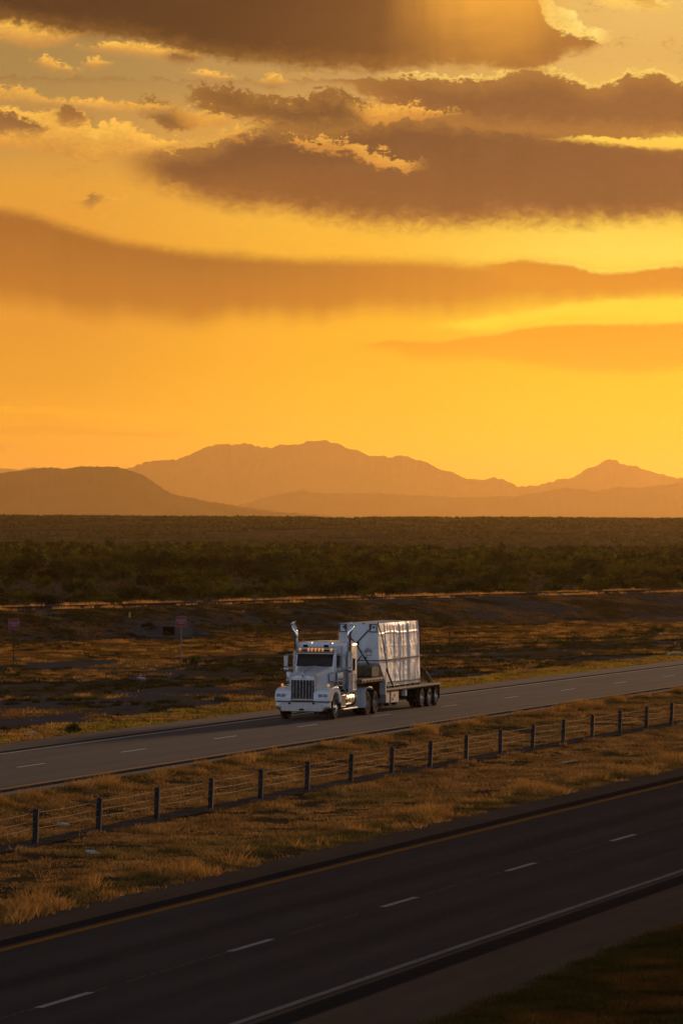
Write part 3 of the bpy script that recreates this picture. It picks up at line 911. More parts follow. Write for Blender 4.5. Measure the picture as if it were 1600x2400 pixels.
# grille
b = TB()
b.bx(.20, .34, -.58, -.50, .84, 1.88); b.bx(.20, .34, .50, .58, .84, 1.88); b.bx(.20, .34, -.50, .50, .84, .90)
b.loft([[P3(q, -.58, 1.88), P3(q, -.5, 1.93), P3(q, -.2, 1.97), P3(q, 0, 1.99), P3(q, .2, 1.97), P3(q, .5, 1.93), P3(q, .58, 1.88),
         P3(q, .5, 1.86), P3(q, .2, 1.90), P3(q, 0, 1.92), P3(q, -.2, 1.90), P3(q, -.5, 1.86)] for q in (.20, .34)])
b.build('grille_frame', M['bumper'], truck, bevel=.012)
TB().prism([(-.5, 1.70), (.5, 1.70), (.5, 1.86), (.2, 1.90), (0, 1.92), (-.2, 1.90), (-.5, 1.86)], 'x', -.33, -.235).build('grille_panel', M['alu'], truck)
for k in range(11):
    y = -.42 + .84 * k / 10; TB().bx(.228, .24, y - .008, y + .008, 1.73, 1.77).build('grille_slot', M['black'], truck)
TB().bx(.27, .33, -.5, .5, .90, 1.70).build('grille_mesh', M['grille'], truck)
for k in range(7):
    y = -.42 + .84 * k / 6
    TB().bx(.225, .27, y - .0075, y + .0075, .90, 1.70).build('grille_bar', M['dull'], truck)
em = TB().prism([(0, 1.76), (.045, 1.84), (.05, 1.97), (.0, 2.03), (-.05, 1.97), (-.045, 1.84)], 'x', -.21, -.17).build('badge', M['chrome'], truck)
TB().prism([(0, 1.79), (.03, 1.85), (.035, 1.95), (-.035, 1.95), (-.03, 1.85)], 'x', -.17, -.163).build('badge_enamel', M['red'], em)

# cab
cabp = [(2.08, 1.0), (2.10, 2.22), (2.32, 2.82), (2.34, 2.98), (2.6, 3.05), (3.36, 3.08), (3.36, 1.0)]
TB().prof(cabp, -.86, .86).build('cab', M['white'], truck, bevel=.07, bseg=3)
def wsq(y0, y1, z0, z1, o):
    f = lambda z: 2.10 + (z - 2.22) * (.22 / .60) - o
    return [P3(f(z0), y0, z0), P3(f(z0), y1, z0), P3(f(z1), y1 - .02 * (1 if y1 > 0 else -1), z1), P3(f(z1), y0 + .02, z1)]
ws = TB(); q0 = wsq(-.77, .77, 2.26, 2.78, .012); q1 = wsq(-.77, .77, 2.26, 2.78, -.03)
ws.loft([q1, q0]); ws.build('windshield', M['glass'], truck)
b = TB(); f = lambda z: 2.10 + (z - 2.22) * (.22 / .60) - .03
for (y0, z0), (y1, z1) in (((-.78, 2.25), (.78, 2.25)), ((.78, 2.25), (.77, 2.79)), ((.77, 2.79), (-.77, 2.79)), ((-.77, 2.79), (-.78, 2.25))):
    b.tube([P3(f(z0), y0, z0), P3(f(z1), y1, z1)], .018, 6)
b.build('windshield_seal', M['black'], truck)
for y in (-.35, .35): TB().tube([P3(2.075, y - .2, 2.25), P3(2.14, y + .15, 2.44)], .009, 5).build('wiper', M['black'], truck)
vis = TB().prof([(2.02, 2.77), (2.00, 2.80), (2.28, 2.96), (2.36, 2.96), (2.30, 2.80)], -.84, .84).build('sun_visor', M['chrome'], truck, bevel=.01)
for y in (-.71, -.34, -.18, -.02, .14, .30, .68):
    c = P3(2.31, y, 2.985)
    lm = TB().lathe([(0, .07), (.018, .06), (.032, .0), (.034, -.1), (0, -.1)], 'x', 12, c).build('marker_light', M['amber'], truck, smooth=True)
for y in (-.50, .42):
    TB().bx(2.42, 2.5, y - .10, y + .10, 3.05, 3.16).build('roof_lamp', M['black'], truck, bevel=.01)
    TB().lathe([(.03, -.25), (.035, .0), (.075, .14), (.06, .14), (0, .05)], 'x', 14, P3(2.7, y + .16, 3.22)).build('air_horn', M['chrome'], truck, smooth=True)
# doors, air cleaners, mirrors and stacks of both sides; no interior is built
for sgn in (-1, 1):
    y = sgn * .862
    b = TB(); b.bx(2.50, 3.12, min(y, y + sgn * .012), max(y, y + sgn * .012), 2.24, 2.72)
    b.build('door_window', M['glass'], truck)
    b = TB(); yy = (min(y, y + sgn * .02), max(y, y + sgn * .02))
    b.bx(2.44, 2.50, *yy, 1.3, 2.78); b.bx(3.12, 3.17, *yy, 1.3, 2.78); b.bx(2.50, 3.12, *yy, 2.72, 2.78); b.bx(2.50, 3.12, *yy, 2.18, 2.24)
    b.build('door_trim', M['chrome'], truck)
    TB().bx(2.6, 2.8, *(min(y, y + sgn * .04), max(y, y + sgn * .04)), 1.95, 1.99).build('door_handle', M['chrome'], truck)
    # air cleaner and its intake
    TB().lathe([(0, 1.26), (.15, 1.28), (.175, 1.32), (.175, 1.92), (.16, 1.99), (.10, 2.03), (0, 2.04)], 'z', 22, P3(2.12, sgn * 1.08, 0)).build('air_cleaner', M['dull'], truck, smooth=True)
    b = TB()
    for z in (1.42, 1.62, 1.82): b.lathe([(.177, z), (.183, z), (.183, z + .03), (.177, z + .03)], 'z', 22, P3(2.12, sgn * 1.08, 0))
    b.build('air_cleaner_bands', M['alu'], truck, smooth=True)
    TB().prof([(1.62, 1.62), (1.60, 1.93), (1.9, 2.0), (1.95, 1.55)], *sorted((sgn * .78, sgn * 1.0))).build('air_intake', M['steel'], truck, bevel=.03)
    # mirror
    mi = TB().bx(2.62, 2.70, *sorted((sgn * 1.33, sgn * 1.52)), 2.2, 2.68).build('mirror', M['dull'], truck, bevel=.02)
    for s0, z0, z1 in ((2.66, 2.72, 2.70), (2.66, 2.16, 2.17), (2.5, 2.05, 2.17)):
        TB().tube([P3(s0, sgn * .86, z0), P3(2.66, sgn * 1.43, z1)], .013, 6).build('mirror_arm', M['chrome'], mi)
    TB().lathe([(0, 0), (.10, .0), (.11, .03), (0, .06)], 'x', 14, P3(2.7, sgn * 1.42, 2.08)).build('convex_mirror', M['dull'], mi, smooth=True)
    # exhaust stack
    yb = sgn * 1.19; c = (3.42)
    b = TB(); b.tube([P3(c, yb, 2.7), P3(c, yb, 3.63), P3(c, yb + sgn * .012, 3.67), P3(c, yb + sgn * .13, 4.0)], .088, 18, caps=False)
    # slanted mouth: a longer outer lip
    n = 18; base = b.v[-n:]
    tip = [(v[0], v[1] + sgn * .03, v[2] + .085 - sgn * (v[1] - (yb + sgn * .14)) * .6) for v in base]
    b.loft([base, tip], caps=False)
    st = b.build('exhaust_stack', M['chrome'], truck, smooth=True)
    sm = st.modifiers.new('wall', 'SOLIDIFY'); sm.thickness = .008
    sh = TB().tube([P3(c, yb, 1.12), P3(c, yb, 2.84)], .135, 20).build('heat_shield', M['dull'], st, smooth=True)
    for z in (1.45, 2.1, 2.7): TB().bx(c - .05, c + .05, *sorted((sgn * .84, sgn * 1.1)), z, z + .04).build('stack_bracket', M['steel'], st)

# sleeper
def slsec(s, w, zt, r):
    pts = [(-w, 1.12), (-w, 2.0), (-w, zt - r)]
    for k in range(1, 7):
        a = math.pi / 2 * k / 6; pts.append((-w + r - r * math.cos(a), zt - r + r * math.sin(a) * 1.0))
    pts += [(-w * .35, zt + .03), (0, zt + .04), (w * .35, zt + .03)]
    for k in range(6, 0, -1):
        a = math.pi / 2 * k / 6; pts.append((w - r + r * math.cos(a), zt - r + r * math.sin(a)))
    pts += [(w, zt - r), (w, 2.0), (w, 1.12)]
    return [P3(s, y, z) for y, z in pts]
TB().loft([slsec(3.56, 1.13, 3.16, .16), slsec(3.60, 1.18, 3.22, .17), slsec(3.68, 1.2, 3.25, .17), slsec(4.68, 1.2, 3.26, .17), slsec(4.74, 1.17, 3.22, .17)]).build('sleeper', M['white'], truck, smooth=True)
TB().prof([(3.3, 1.15), (3.3, 3.02), (3.58, 3.1), (3.58, 1.15)], -.84, .84).build('cab_joint', M['steel'], truck)
for sgn in (-1, 1):
    y = sgn * 1.2; yy = sorted((y, y + sgn * .012)); y2 = sorted((y, y + sgn * .02))
    TB().bx(4.0, 4.38, *yy, 2.02, 2.55).build('sleeper_window', M['glass'], truck, bevel=.004)
    b = TB(); b.bx(3.9, 3.915, *yy, 1.2, 1.85); b.bx(4.5, 4.515, *yy, 1.2, 1.85); b.bx(3.915, 4.5, *yy, 1.85, 1.865); b.build('locker_door_seam', M['black'], truck)
    TB().bx(4.2, 4.3, *y2, 1.5, 1.56).build('latch', M['chrome'], truck)
    TB().bx(3.7, 4.7, *y2, 1.13, 1.17).build('sill_trim', M['chrome'], truck)
    # tank, battery box and step
    yc = sgn * .86
    tank = TB().lathe([(0, -4.5), (.29, -4.5), (.325, -4.46), (.33, -4.4), (.33, -3.12), (.325, -3.04), (.29, -3.0), (0, -3.0)], 'x', 28, (0, yc, .80)).build('fuel_tank', M['chrome'], truck, smooth=True)
    for s0 in (3.25, 3.72, 4.2):
        TB().lathe([(.332, -s0 - .04), (.34, -s0 - .04), (.34, -s0 + .04), (.332, -s0 + .04)], 'x', 28, (0, yc, .80)).build('tank_strap', M['alu'], tank, smooth=True)
    TB().lathe([(0, -4.85), (.33, -4.85), (.345, -4.8), (.345, -4.56), (0, -4.53)], 'x', 24, (0, yc, .80)).build('air_tank', M['black'], truck, smooth=True)
    TB().bx(2.25, 2.95, *sorted((sgn * .55, sgn * 1.18)), .50, 1.02).build('battery_box', M['chrome'], truck, bevel=.03)
    TB().bx(2.3, 4.75, *sorted((sgn * 1.10, sgn * 1.24)), .37, .43).build('step_bar', M['alu'], truck, bevel=.01)
    b = TB()
    for s0 in (2.5, 3.5, 4.6): b.bx(s0, s0 + .05, *sorted((sgn * .7, sgn * 1.12)), .37, .41)
    b.build('step_bracket', M['black'], truck)
    # drive-axle fender
    pth = [(6.06, .34), (6.06, .9), (6.09, 1.06), (6.18, 1.17), (6.32, 1.22), (7.1, 1.22), (7.25, 1.19), (7.35, 1.12)]
    inn = [(a + (.02 if a < 6.2 else 0), z) for a, z in pth]
    off = [(6.085, .34), (6.085, .9), (6.115, 1.05), (6.195, 1.145), (6.32, 1.195), (7.1, 1.195), (7.24, 1.165), (7.33, 1.10)]
    TB().prof(pth + off[::-1], *sorted((sgn * .54, sgn * 1.24))).build('drive_fender', M['white'], truck, bevel=.006)


def tyre(r, w, name='wheel'):
    """tyre standing on edge, axis y, centred"""
    h = w / 2
    return TB().lathe([(r * .56, -h * .8), (r * .62, -h * .95), (r * .80, -h), (r * .93, -h * .92), (r * .985, -h * .75), (r, -h * .45), (r, -.02), (r * .985, -.01), (r * .985, .01), (r, .02), (r, h * .45),
                       (r * .985, h * .75), (r * .93, h * .92), (r * .80, h), (r * .62, h * .95), (r * .56, h * .8)], 'y', 36)


def wheel(parent, s, yc, r, w, side, style, zc=None):
    zc = zc or r
    o = tyre(r, w).build('wheel', M['rubber'], parent, smooth=True, loc=P3(s, yc, zc))
    h = w / 2 * side; k = side
    if style == 'steer':
        prof = [(r * .57, h * .9), (r * .55, h * .98), (r * .50, h * .75), (r * .44, h * .55), (r * .30, h * .72), (r * .24, h * .95), (r * .20, h * 1.15), (0, h * 1.25)]
        m_ = M['chrome']
    else:
        prof = [(r * .57, h * .9), (r * .55, h * .98), (r * .52, h * .5), (r * .46, -h * .2), (r * .28, -h * .1), (r * .22, h * .25), (r * .20, h * .7), (0, h * .8)]
        m_ = M['rim'] if style == 'trailer' else M['rimdark']
    TB().lathe(prof, 'y', 30).build('rim', m_, o, smooth=True)
    b = TB()
    for q in range(10):
        a = 2 * math.pi * q / 10
        rr_ = r * .36; yy_ = h * (.62 if style == 'steer' else -.12)
        c = (rr_ * math.cos(a), yy_, rr_ * math.sin(a))
        b.tube([(c[0], c[1] - .01 * k, c[2]), (c[0], c[1] + .035 * k, c[2])], .028 if style == 'steer' else .02, 7)
    b.build('wheel_holes' if style == 'steer' else 'wheel_nuts', M['black'] if style == 'steer' else M['alu'], o)
    return o


for sgn in (-1, 1):
    wheel(truck, 1.25, sgn * 1.02, .52, .30, sgn, 'steer')
    for s0 in (6.66, 7.96):
        wheel(truck, s0, sgn * 1.06, .52, .27, sgn, 'drive'); wheel(truck, s0, sgn * .74, .52, .27, sgn, 'drive')

# ------------------------------------------------------------------ trailer
trailer = empty('flatbed_trailer', (tx, ty, .006), ROTZ)
tag(trailer, 'step-deck flatbed trailer with wooden deck and three rear axles hitched behind the white truck', 'trailer')
DW = 1.28
TB().bx(5.35, 9.42, -DW + .03, DW - .03, 1.50, 1.585).build('upper_deck', M['wood'], trailer)
b = TB()
for sgn in (-1, 1):
    b.bx(5.35, 9.44, *sorted((sgn * (DW - .03), sgn * DW)), 1.44, 1.60)
b.bx(5.3, 5.35, -DW, DW, 1.40, 1.60)
b.build('upper_rail', M['rail'], trailer)
b = TB()
for k in range(7):
    s0 = 5.6 + k * .56
    b.bx(s0, s0 + .16, DW + .002, DW + .02, 1.46, 1.53); b.bx(s0, s0 + .16, -DW - .02, -DW - .002, 1.46, 1.53)
b.build('stake_pocket', M['black'], trailer)
b = TB()
for y in (-.5, .5): b.bx(5.4, 9.5, y - .07, y + .07, 1.14, 1.50)
for k in range(8): b.bx(5.5 + .5 * k, 5.56 + .5 * k, -1.2, 1.2, 1.38, 1.495)
b.bx(6.4, 8.4, -.6, .6, 1.12, 1.2)
for y in (-.5, .5): b.bx(9.2, 19.4, y - .07, y + .07, .56, .96)
for k in range(16): b.bx(9.8 + .6 * k, 9.88 + .6 * k, -1.2, 1.2, .86, .975)
b.bx(9.42, 9.60, -1.0, 1.0, .62, 1.5)
for s0 in (16.35, 17.75, 19.08): b.bx(s0 - .07, s0 + .07, -.9, .9, .38, .52)
b.build('frame', M['black'], trailer)
TB().bx(9.44, 9.56, *(1.0, DW), .80, 1.60).build('step_plate', M['steel'], trailer, bevel=.01)
TB().bx(9.44, 9.56, *(-DW, -1.0), .80, 1.60).build('step_plate', M['steel'], trailer, bevel=.01)
TB().bx(9.56, 19.5, -DW + .03, DW - .03, .98, 1.045).build('lower_deck', M['wood'], trailer)
b = TB()
for sgn in (-1, 1): b.bx(9.56, 19.52, *sorted((sgn * (DW - .03), sgn * DW)), .93, 1.06)
b.bx(19.5, 19.56, -DW, DW, .84, 1.06)
b.build('side_rail', M['rail'], trailer)
b = TB()
for k in range(30):
    s0 = 9.75 + k * .325
    for sgn in (-1, 1): b.bx(s0, s0 + .14, *sorted((sgn * (DW + .002), sgn * (DW + .02))), .935, .985)
b.build('rail_slots', M['black'], trailer)
TB().bx(9.75, 10.45, .80, 1.22, .42, .915).build('tool_box', M['boxgrey'], trailer, bevel=.02)
bx = TB().bx(10.56, 11.95, .80, 1.24, .40, .91).build('tool_box', M['boxgrey'], trailer, bevel=.02)
TB().bx(11.2, 11.24, 1.24, 1.255, .66, .78).build('latch', M['black'], bx)
TB().bx(10.86, 10.90, 1.24, 1.255, .5, .62).build('latch', M['black'], bx)
TB().bx(13.35, 13.62, 1.02, 1.20, .62, .93).build('control_box', M['white'], trailer, bevel=.01)
for y in (-.95, .70):
    b = TB(); b.tube([P3(12.5, y, .95), P3(12.5, y, .42)], .06, 8); b.bx(12.38, 12.62, y - .14, y + .14, .36, .42)
    b.build('landing_leg', M['black'], trailer)
TB().prof([(11.3, .40), (11.32, .43), (13.2, .50), (14.1, .36), (14.1, .33), (11.3, .33)], -.35, .1).build('slanted_panel', M['steel'], trailer, bevel=.01)  # slanted pale panel low under the deck
for sgn in (-1, 1):
    for s0 in (16.35, 17.75, 19.08):
        wheel(trailer, s0, sgn * 1.10, .46, .24, sgn, 'trailer'); wheel(trailer, s0, sgn * .80, .46, .24, sgn, 'trailer')
    TB().bx(19.60, 19.62, *sorted((sgn * .68, sgn * 1.24)), .32, .88).build('mud_flap', M['rubber'], trailer)
    TB().bx(15.6, 15.62, *sorted((sgn * .68, sgn * 1.22)), .30, .9).build('mud_flap', M['rubber'], trailer)
    TB().bx(19.56, 19.585, *sorted((sgn * .95, sgn * 1.15)), .88, .98).build('tail_light', M['redlens'], trailer)
    TB().bx(19.3, 19.36, *sorted((sgn * (DW + .062), sgn * (DW + .075))), .93, .99).build('marker_light', M['redlens'], trailer)

# ------------------------------------------------------------------ wrapped load
cargo = empty('wrapped_load', (tx, ty, .006), ROTZ)
tag(cargo, 'tall load wrapped in crinkled white plastic and strapped down on the trailer deck', 'cargo')
CY0, CY1 = -.90, .86; S0, S1 = 9.62, 17.05; ZB, ZT = 1.13, 3.95
def front_s(z):      # the front face steps back below the overhang
    return S0 if z > 2.2 else S0 + (2.2 - z) * 1.25
def side_bulge(z):   # sides lean out a little toward the deck
    return .10 * (ZT - z) / (ZT - ZB)
ns, nz = 190, 80
sg = np.linspace(0, 1, ns); zg = np.linspace(ZB, ZT, nz)
SG, ZG = np.meshgrid(sg, zg)
FS = np.vectorize(front_s)(ZG); Ss = FS + SG * (S1 - FS)
def folds(a, z, seed):
    w = (fbm(z * 1.2 + seed, a * .3, 3) - .5) * .5
    d = np.zeros_like(a)
    for c, h, wd in seams_v: d += h * np.exp(-((a + w * .35 - c) / wd) ** 2)
    for c, h, wd in seams_h: d += h * np.exp(-((z + (fbm(a * .5 + seed, z * 0 + 2, 2) - .5) * .12 - c) / wd) ** 2)
    ridg = 1 - np.abs(fbm(a * 2.6 + w * 2 + seed, z * .75 + 5, 4) - .5) * 4
    d += .030 * np.clip(ridg, 0, 1) ** 2
    ridg = 1 - np.abs(fbm(a * 5 + seed + 40, z * 3.1 + 5, 4) - .5) * 4
    d += .016 * np.clip(ridg, 0, 1) ** 2
    d += .10 * (fbm(a * .55 + seed, z * .5, 3) - .5)
    return d
seams_v = [(10.9, .03, .06), (12.45, .05, .07), (13.4, .06, .07), (14.05, .03, .05), (15.05, .09, .06), (16.2, .02, .05)]
seams_h = [(1.62, .010, .03), (2.9, .012, .03), (3.50, .035, .035)]
D = folds(Ss, ZG, 3.0); edge = np.minimum(1, np.minimum(SG, 1 - SG) * 25) * np.minimum(1, (ZT - ZG) * 8)
D *= edge * .5
V, F = [], []
def addg(X, Y, Z):
    b0 = sum(len(v) for v in V); V.append(np.stack([X, Y, Z], -1).reshape(-1, 3))
    h, w = X.shape; i = np.arange(h * w).reshape(h, w) + b0
    F.append(np.stack([i[:-1, :-1], i[:-1, 1:], i[1:, 1:], i[1:, :-1]], -1).reshape(-1, 4))
addg(-Ss, CY1 + side_bulge(ZG) + D, ZG)
addg(-Ss, CY0 - side_bulge(ZG) - folds(Ss, ZG, 9.0) * edge, ZG)
yg = np.linspace(0, 1, 60); YG, ZG2 = np.meshgrid(yg, zg)
Yy = (CY0 - side_bulge(ZG2)) + YG * (CY1 - CY0 + 2 * side_bulge(ZG2))
e2 = np.minimum(1, np.minimum(YG, 1 - YG) * 12)
Ff = np.vectorize(front_s)(ZG2)
addg(-(Ff - .012 * (fbm(Yy * 1.5, ZG2 * 1.5) - .5) * e2), Yy, ZG2)
addg(-(S1 + .05 * (fbm(Yy * 2, ZG2 * 2 + 8) - .5) * e2), Yy, ZG2)
ST, YT = np.meshgrid(np.linspace(S0, S1, 120), yg)
addg(-ST, CY0 + YT * (CY1 - CY0), ZT + .03 * (fbm(ST * 1.3, YT * 3) - .5) * np.minimum(1, np.minimum(YT, 1 - YT) * 12))
Sb, Yb = np.meshgrid(np.linspace(front_s(ZB), S1, 4), np.linspace(CY0 - .1, CY1 + .1, 3))
addg(-Sb, Yb, np.full_like(Sb, ZB))
wr = np_mesh('plastic_wrap', np.concatenate(V), np.concatenate(F), M['wrap'], smooth=True)
wr.parent = cargo
import bmesh
bm = bmesh.new(); bm.from_mesh(wr.data); bmesh.ops.remove_doubles(bm, verts=bm.verts, dist=.004); bmesh.ops.recalc_face_normals(bm, faces=bm.faces)
bm.to_mesh(wr.data); bm.free()
try: wr.data.set_sharp_from_angle(angle=R(50))
except Exception: pass
b = TB()
for k in range(7): b.bx(11.0 + k * .95, 11.14 + k * .95, -1.05, 1.02, 1.045, 1.13)
b.build('timber_blocks', M['wood'], cargo)
# corner protectors: black frame, pale plate with a square hole
for y0, y1 in ((-.88, -.55), (.48, .84)):
    cp = TB().bx(S0 - .05, S0 - .012, y0, y1, 3.60, 3.93).build('corner_plate', M['white'], cargo)
    b = TB(); w = .04
    b.bx(S0 - .075, S0 - .05, y0, y1, 3.56, 3.56 + w); b.bx(S0 - .075, S0 - .05, y0, y1, 3.93 - w, 3.93)
    b.bx(S0 - .075, S0 - .05, y0, y0 + w, 3.56 + w, 3.93 - w); b.bx(S0 - .075, S0 - .05, y1 - w, y1, 3.56 + w, 3.93 - w)
    c = (y0 + y1) / 2 + .03; b.bx(S0 - .065, S0 - .051, c - .05, c + .05, 3.73, 3.83)
    b.prism([(y1 - .12 if y0 < 0 else y0 + .05, 3.88), (y1 - .05 if y0 < 0 else y0 + .12, 3.88), (y1 - .02 if y0 < 0 else y0 + .08, 3.66), (y1 - .09 if y0 < 0 else y0 + .02, 3.66)], 'x', -(S0 - .051), -(S0 - .068))
    b.build('corner_frame', M['print'], cp)
# straps and chains
def strap(pts, r, m_, name='strap'):
    return TB().tube([P3(*q) for q in pts], r * 1.35, 6).build(name, m_, cargo)
fs = S0 - .03
strap([(fs, -.55, 3.5), (fs, -.1, 3.0), (fs, .18, 2.55), (S0 - .05, .55, 2.0), (9.3, .88, 1.63)], .022, M['webbing'])
strap([(fs, .45, 3.66), (fs, -.15, 3.03), (fs, -.9, 2.35)], .02, M['webbing'])
strap([(fs, -.15, 2.15), (fs, .12, 2.52)], .018, M['webbing'])
strap([(fs, -.95, 2.33), (fs, .4, 2.30), (S0 - .02, .96, 2.30)], .016, M['webbing'])
strap([(9.75, -.9, 2.02), (9.7, .3, 2.02), (9.74, .97, 2.06)], .016, M['webbing'])
for q in ((fs - .02, -.12, 3.04, .13), (fs - .02, .30, 2.42, .07), (fs - .02, .08, 2.72, .045), (fs - .02, .40, 2.22, .05)):
    TB().prism([(q[1] - q[3], q[2] - q[3] * .4), (q[1] - q[3] * .3, q[2] + q[3] * .6), (q[1] + q[3] * .8, q[2] + q[3] * .7), (q[1] + q[3], q[2] + q[3] * .1), (q[1] + q[3] * .2, q[2] - q[3] * .8)], 'x', -q[0] - .02, -q[0] + .03).build('ratchet', M['webbing'], cargo)
ysd = CY1 + .06
def sidey(z): return CY1 + side_bulge(z) + .10
strap([(S0 - .01, CY1 + .01, 3.98), (S0 + .35, sidey(3.3), 3.3), (S0 + .75, sidey(2.4), 2.5), (S0 + 1.15, sidey(1.6), 1.75), (S0 + 1.4, 1.22, 1.08)], .022, M['webbing'])
strap([(S0 + .9, sidey(1.8), 1.9), (S0 + 1.2, 1.12, 1.5), (S0 + 1.42, 1.24, 1.08)], .03, M['webbing'], 'chain')
strap([(S0 - .01, sidey(2.3) - .08, 2.30)] + [(S0 + (S1 - S0) * k / 8, sidey(2.33) + .005, 2.30 + .05 * k / 8) for k in range(1, 9)] + [(S1 + .03, CY1, 2.35)], .026, M['webbrown'])
strap([(front_s(1.3) + .1, sidey(1.3) - .02, 1.30)] + [(11 + 6 * k / 6, sidey(1.3), 1.29 + .02 * (k % 2)) for k in range(0, 7)] + [(S1 + .03, CY1, 1.3)], .022, M['webbing'])
strap([(S1 + .02, CY1 + .02, 3.98), (S1 + .06, CY1 + .05, 3.5), (S1 + .12, CY1 + .1, 2.4), (S1 + .5, 1.1, 1.6), (S1 + .9, 1.2, 1.08)], .018, M['webbing'])
strap([(S1 + .03, .2, 2.35), (S1 + .7, .8, 1.75), (S1 + .95, 1.15, 1.08)], .028, M['chain'], 'chain')
strap([(S1 + .03, .75, 2.1), (S1 + .9, 1.0, 1.6), (S1 + 1.5, 1.2, 1.08)], .022, M['chain'], 'chain')
strap([(S1 + .03, -.2, 1.9), (S1 + .35, .6, 1.7), (S1 + .6, 1.0, 1.8)], .02, M['chain'], 'chain')
for s0, y0, z0 in ((S1 - .02, CY1 - .02, 3.82), (S0 - .04, .2, 3.95), (S0 - .04, -.3, 3.95)):
    TB().bx(s0 - .02, s0 + .07, y0 - .03, y0 + .06, z0 - .12 if y0 > .5 else z0 - .02, z0 + .14 if y0 > .5 else z0 + .02).build('edge_guard', M['webbing'], cargo)
# round emblem of rising strokes printed on the front
b = TB()
for k in range(7):
    a = R(-66 + 22 * k); r0, r1 = .10, .17 + .09 * math.cos(a * 1.1)
    cy, cz = .44, 2.60; w = .020
    p0 = (cy + r0 * math.sin(a), cz + r0 * math.cos(a)); p1 = (cy + r1 * math.sin(a), cz + r1 * math.cos(a)); q = (math.cos(a) * w, -math.sin(a) * w)
    b.prism([(p0[0] - q[0] * .5, p0[1] - q[1] * .5), (p1[0] - q[0], p1[1] - q[1]), (p1[0] + q[0] * .4, p1[1] + q[1] * .4 + .02), (p0[0] + q[0] * .5, p0[1] + q[1] * .5)], 'x', -fs + .002, -fs + .010)
b.build('printed_emblem', M['print'], cargo); b = TB()
for k in range(6): b.prism([(.30 + k * .052, 2.53), (.335 + k * .052, 2.53), (.335 + k * .052, 2.56), (.30 + k * .052, 2.56)], 'x', -fs + .002, -fs + .010)
b.build('printed_caption', M['print'], cargo)

# tarpaulin bundle on the upper deck
tb = empty('tarpaulin_bundle', (tx, ty, .006), ROTZ)
tag(tb, 'dark olive tarpaulin bundle lying on the raised front deck of the trailer', 'tarpaulin')
def tarp(s0, s1, y0, y1, z0, z1, seed):
    n1, n2 = 30, 14; rings = []
    for i in range(n1 + 1):
        y = y0 + (y1 - y0) * i / n1; ring = []
        e = 1 - .12 * (abs(2 * i / n1 - 1) ** 10)
        for k in range(24):
            a = 2 * math.pi * k / 24; cx_, sz_ = math.cos(a), math.sin(a)
            px_ = math.copysign(abs(cx_) ** .25, cx_) * (s1 - s0) / 2 * e; pz_ = math.copysign(abs(sz_) ** .25, sz_) * (z1 - z0) / 2 * e
            wob = 1 + .16 * (float(fbm(y * 2.1 + seed, a * 1.1)) - .5)
            ring.append(P3((s0 + s1) / 2 + px_ * wob, y, (z0 + z1) / 2 + pz_ * (wob if sz_ > 0 else 1)))
        rings.append(ring)
    return TB().loft(rings)
tarp(8.0, 9.35, -1.12, 1.0, 1.602, 2.10, 1).build('folded_tarpaulin', M['canvas'], tb, smooth=True)
b = TB()
for y in (-.6, 0, .6): b.tube([P3(8.0, y, 1.62), P3(8.02, y, 2.0), P3(8.3, y, 2.09), P3(9.0, y, 2.09), P3(9.3, y, 1.95), P3(9.3, y, 1.62)], .018, 6)
b.build('tie_rope', M['webbing'], tb)

# ------------------------------------------------------------------ cable barrier in the median
posts_s = [129.6, 136.0, 142.2, 148.3, 153.5, 159.0, 165.2, 169.9, 174.8, 179.5, 185.1, 190.1, 196.1, 201.2, 206.2, 210.7, 215.3]
fit = np.polyfit(np.arange(17), posts_s, 2)
posts_s = [float(np.polyval(fit, k)) for k in range(17)]
posts_s = [posts_s[0] - 6.55] + posts_s + [posts_s[-1] + 4.7, posts_s[-1] + 9.4]
bx0, by0 = xy(posts_s[0], float(pW(posts_s[0])))
barrier = empty('cable_barrier', (float(bx0), float(by0), -.15))
tag(barrier, 'cable barrier of dark steel posts and three wires running along the grassy median', 'barrier')
def post_mesh():
    b = TB(); a, t_, h = .068, .009, 1.02
    b.box(-a, a, -.045, -.045 + t_, 0, h); b.box(-a, -a + t_, -.045, .05, 0, h); b.box(a - t_, a, -.045, .05, 0, h)
    b.box(-a, -a + .03, .05, .05 + t_, 0, h); b.box(a - .03, a, .05, .05 + t_, 0, h)
    for z in (.56, .75, .94): b.box(-a - .006, a + .006, -.055, .062, z - .012, z + .012)
    b.box(-.012, .012, -.03, .04, .9, 1.06)
    return b
pm = post_mesh().build('post', M['post'], barrier)
lean = (.028, .042)
for i, s0 in enumerate(posts_s):
    x, y = xy(s0, float(pW(s0))); o = pm if i == 0 else pm.copy()
    if i: COL.objects.link(o); o.parent = barrier
    o.location = (x - bx0, y - by0, .15 + float(height(x, y)) - .06)
    o.rotation_euler = (0, lean[0] + random.uniform(-.006, .012), -TH + random.uniform(-.05, .05))
for zc in (.50, .70, .92):
    pts = []
    for i, s0 in enumerate(posts_s):
        x, y = xy(s0, float(pW(s0))); zz = -.09 + zc
        pts.append((x - bx0 + zc * lean[0] * .9, y - by0, zz))
        if i < len(posts_s) - 1:
            s1 = (s0 + posts_s[i + 1]) / 2; x, y = xy(s1, float(pW(s1))); pts.append((x - bx0 + zc * lean[0] * .9, y - by0, -.115 + zc))
    TB().tube(pts, .006, 6).build('cable', M['cable'], barrier)

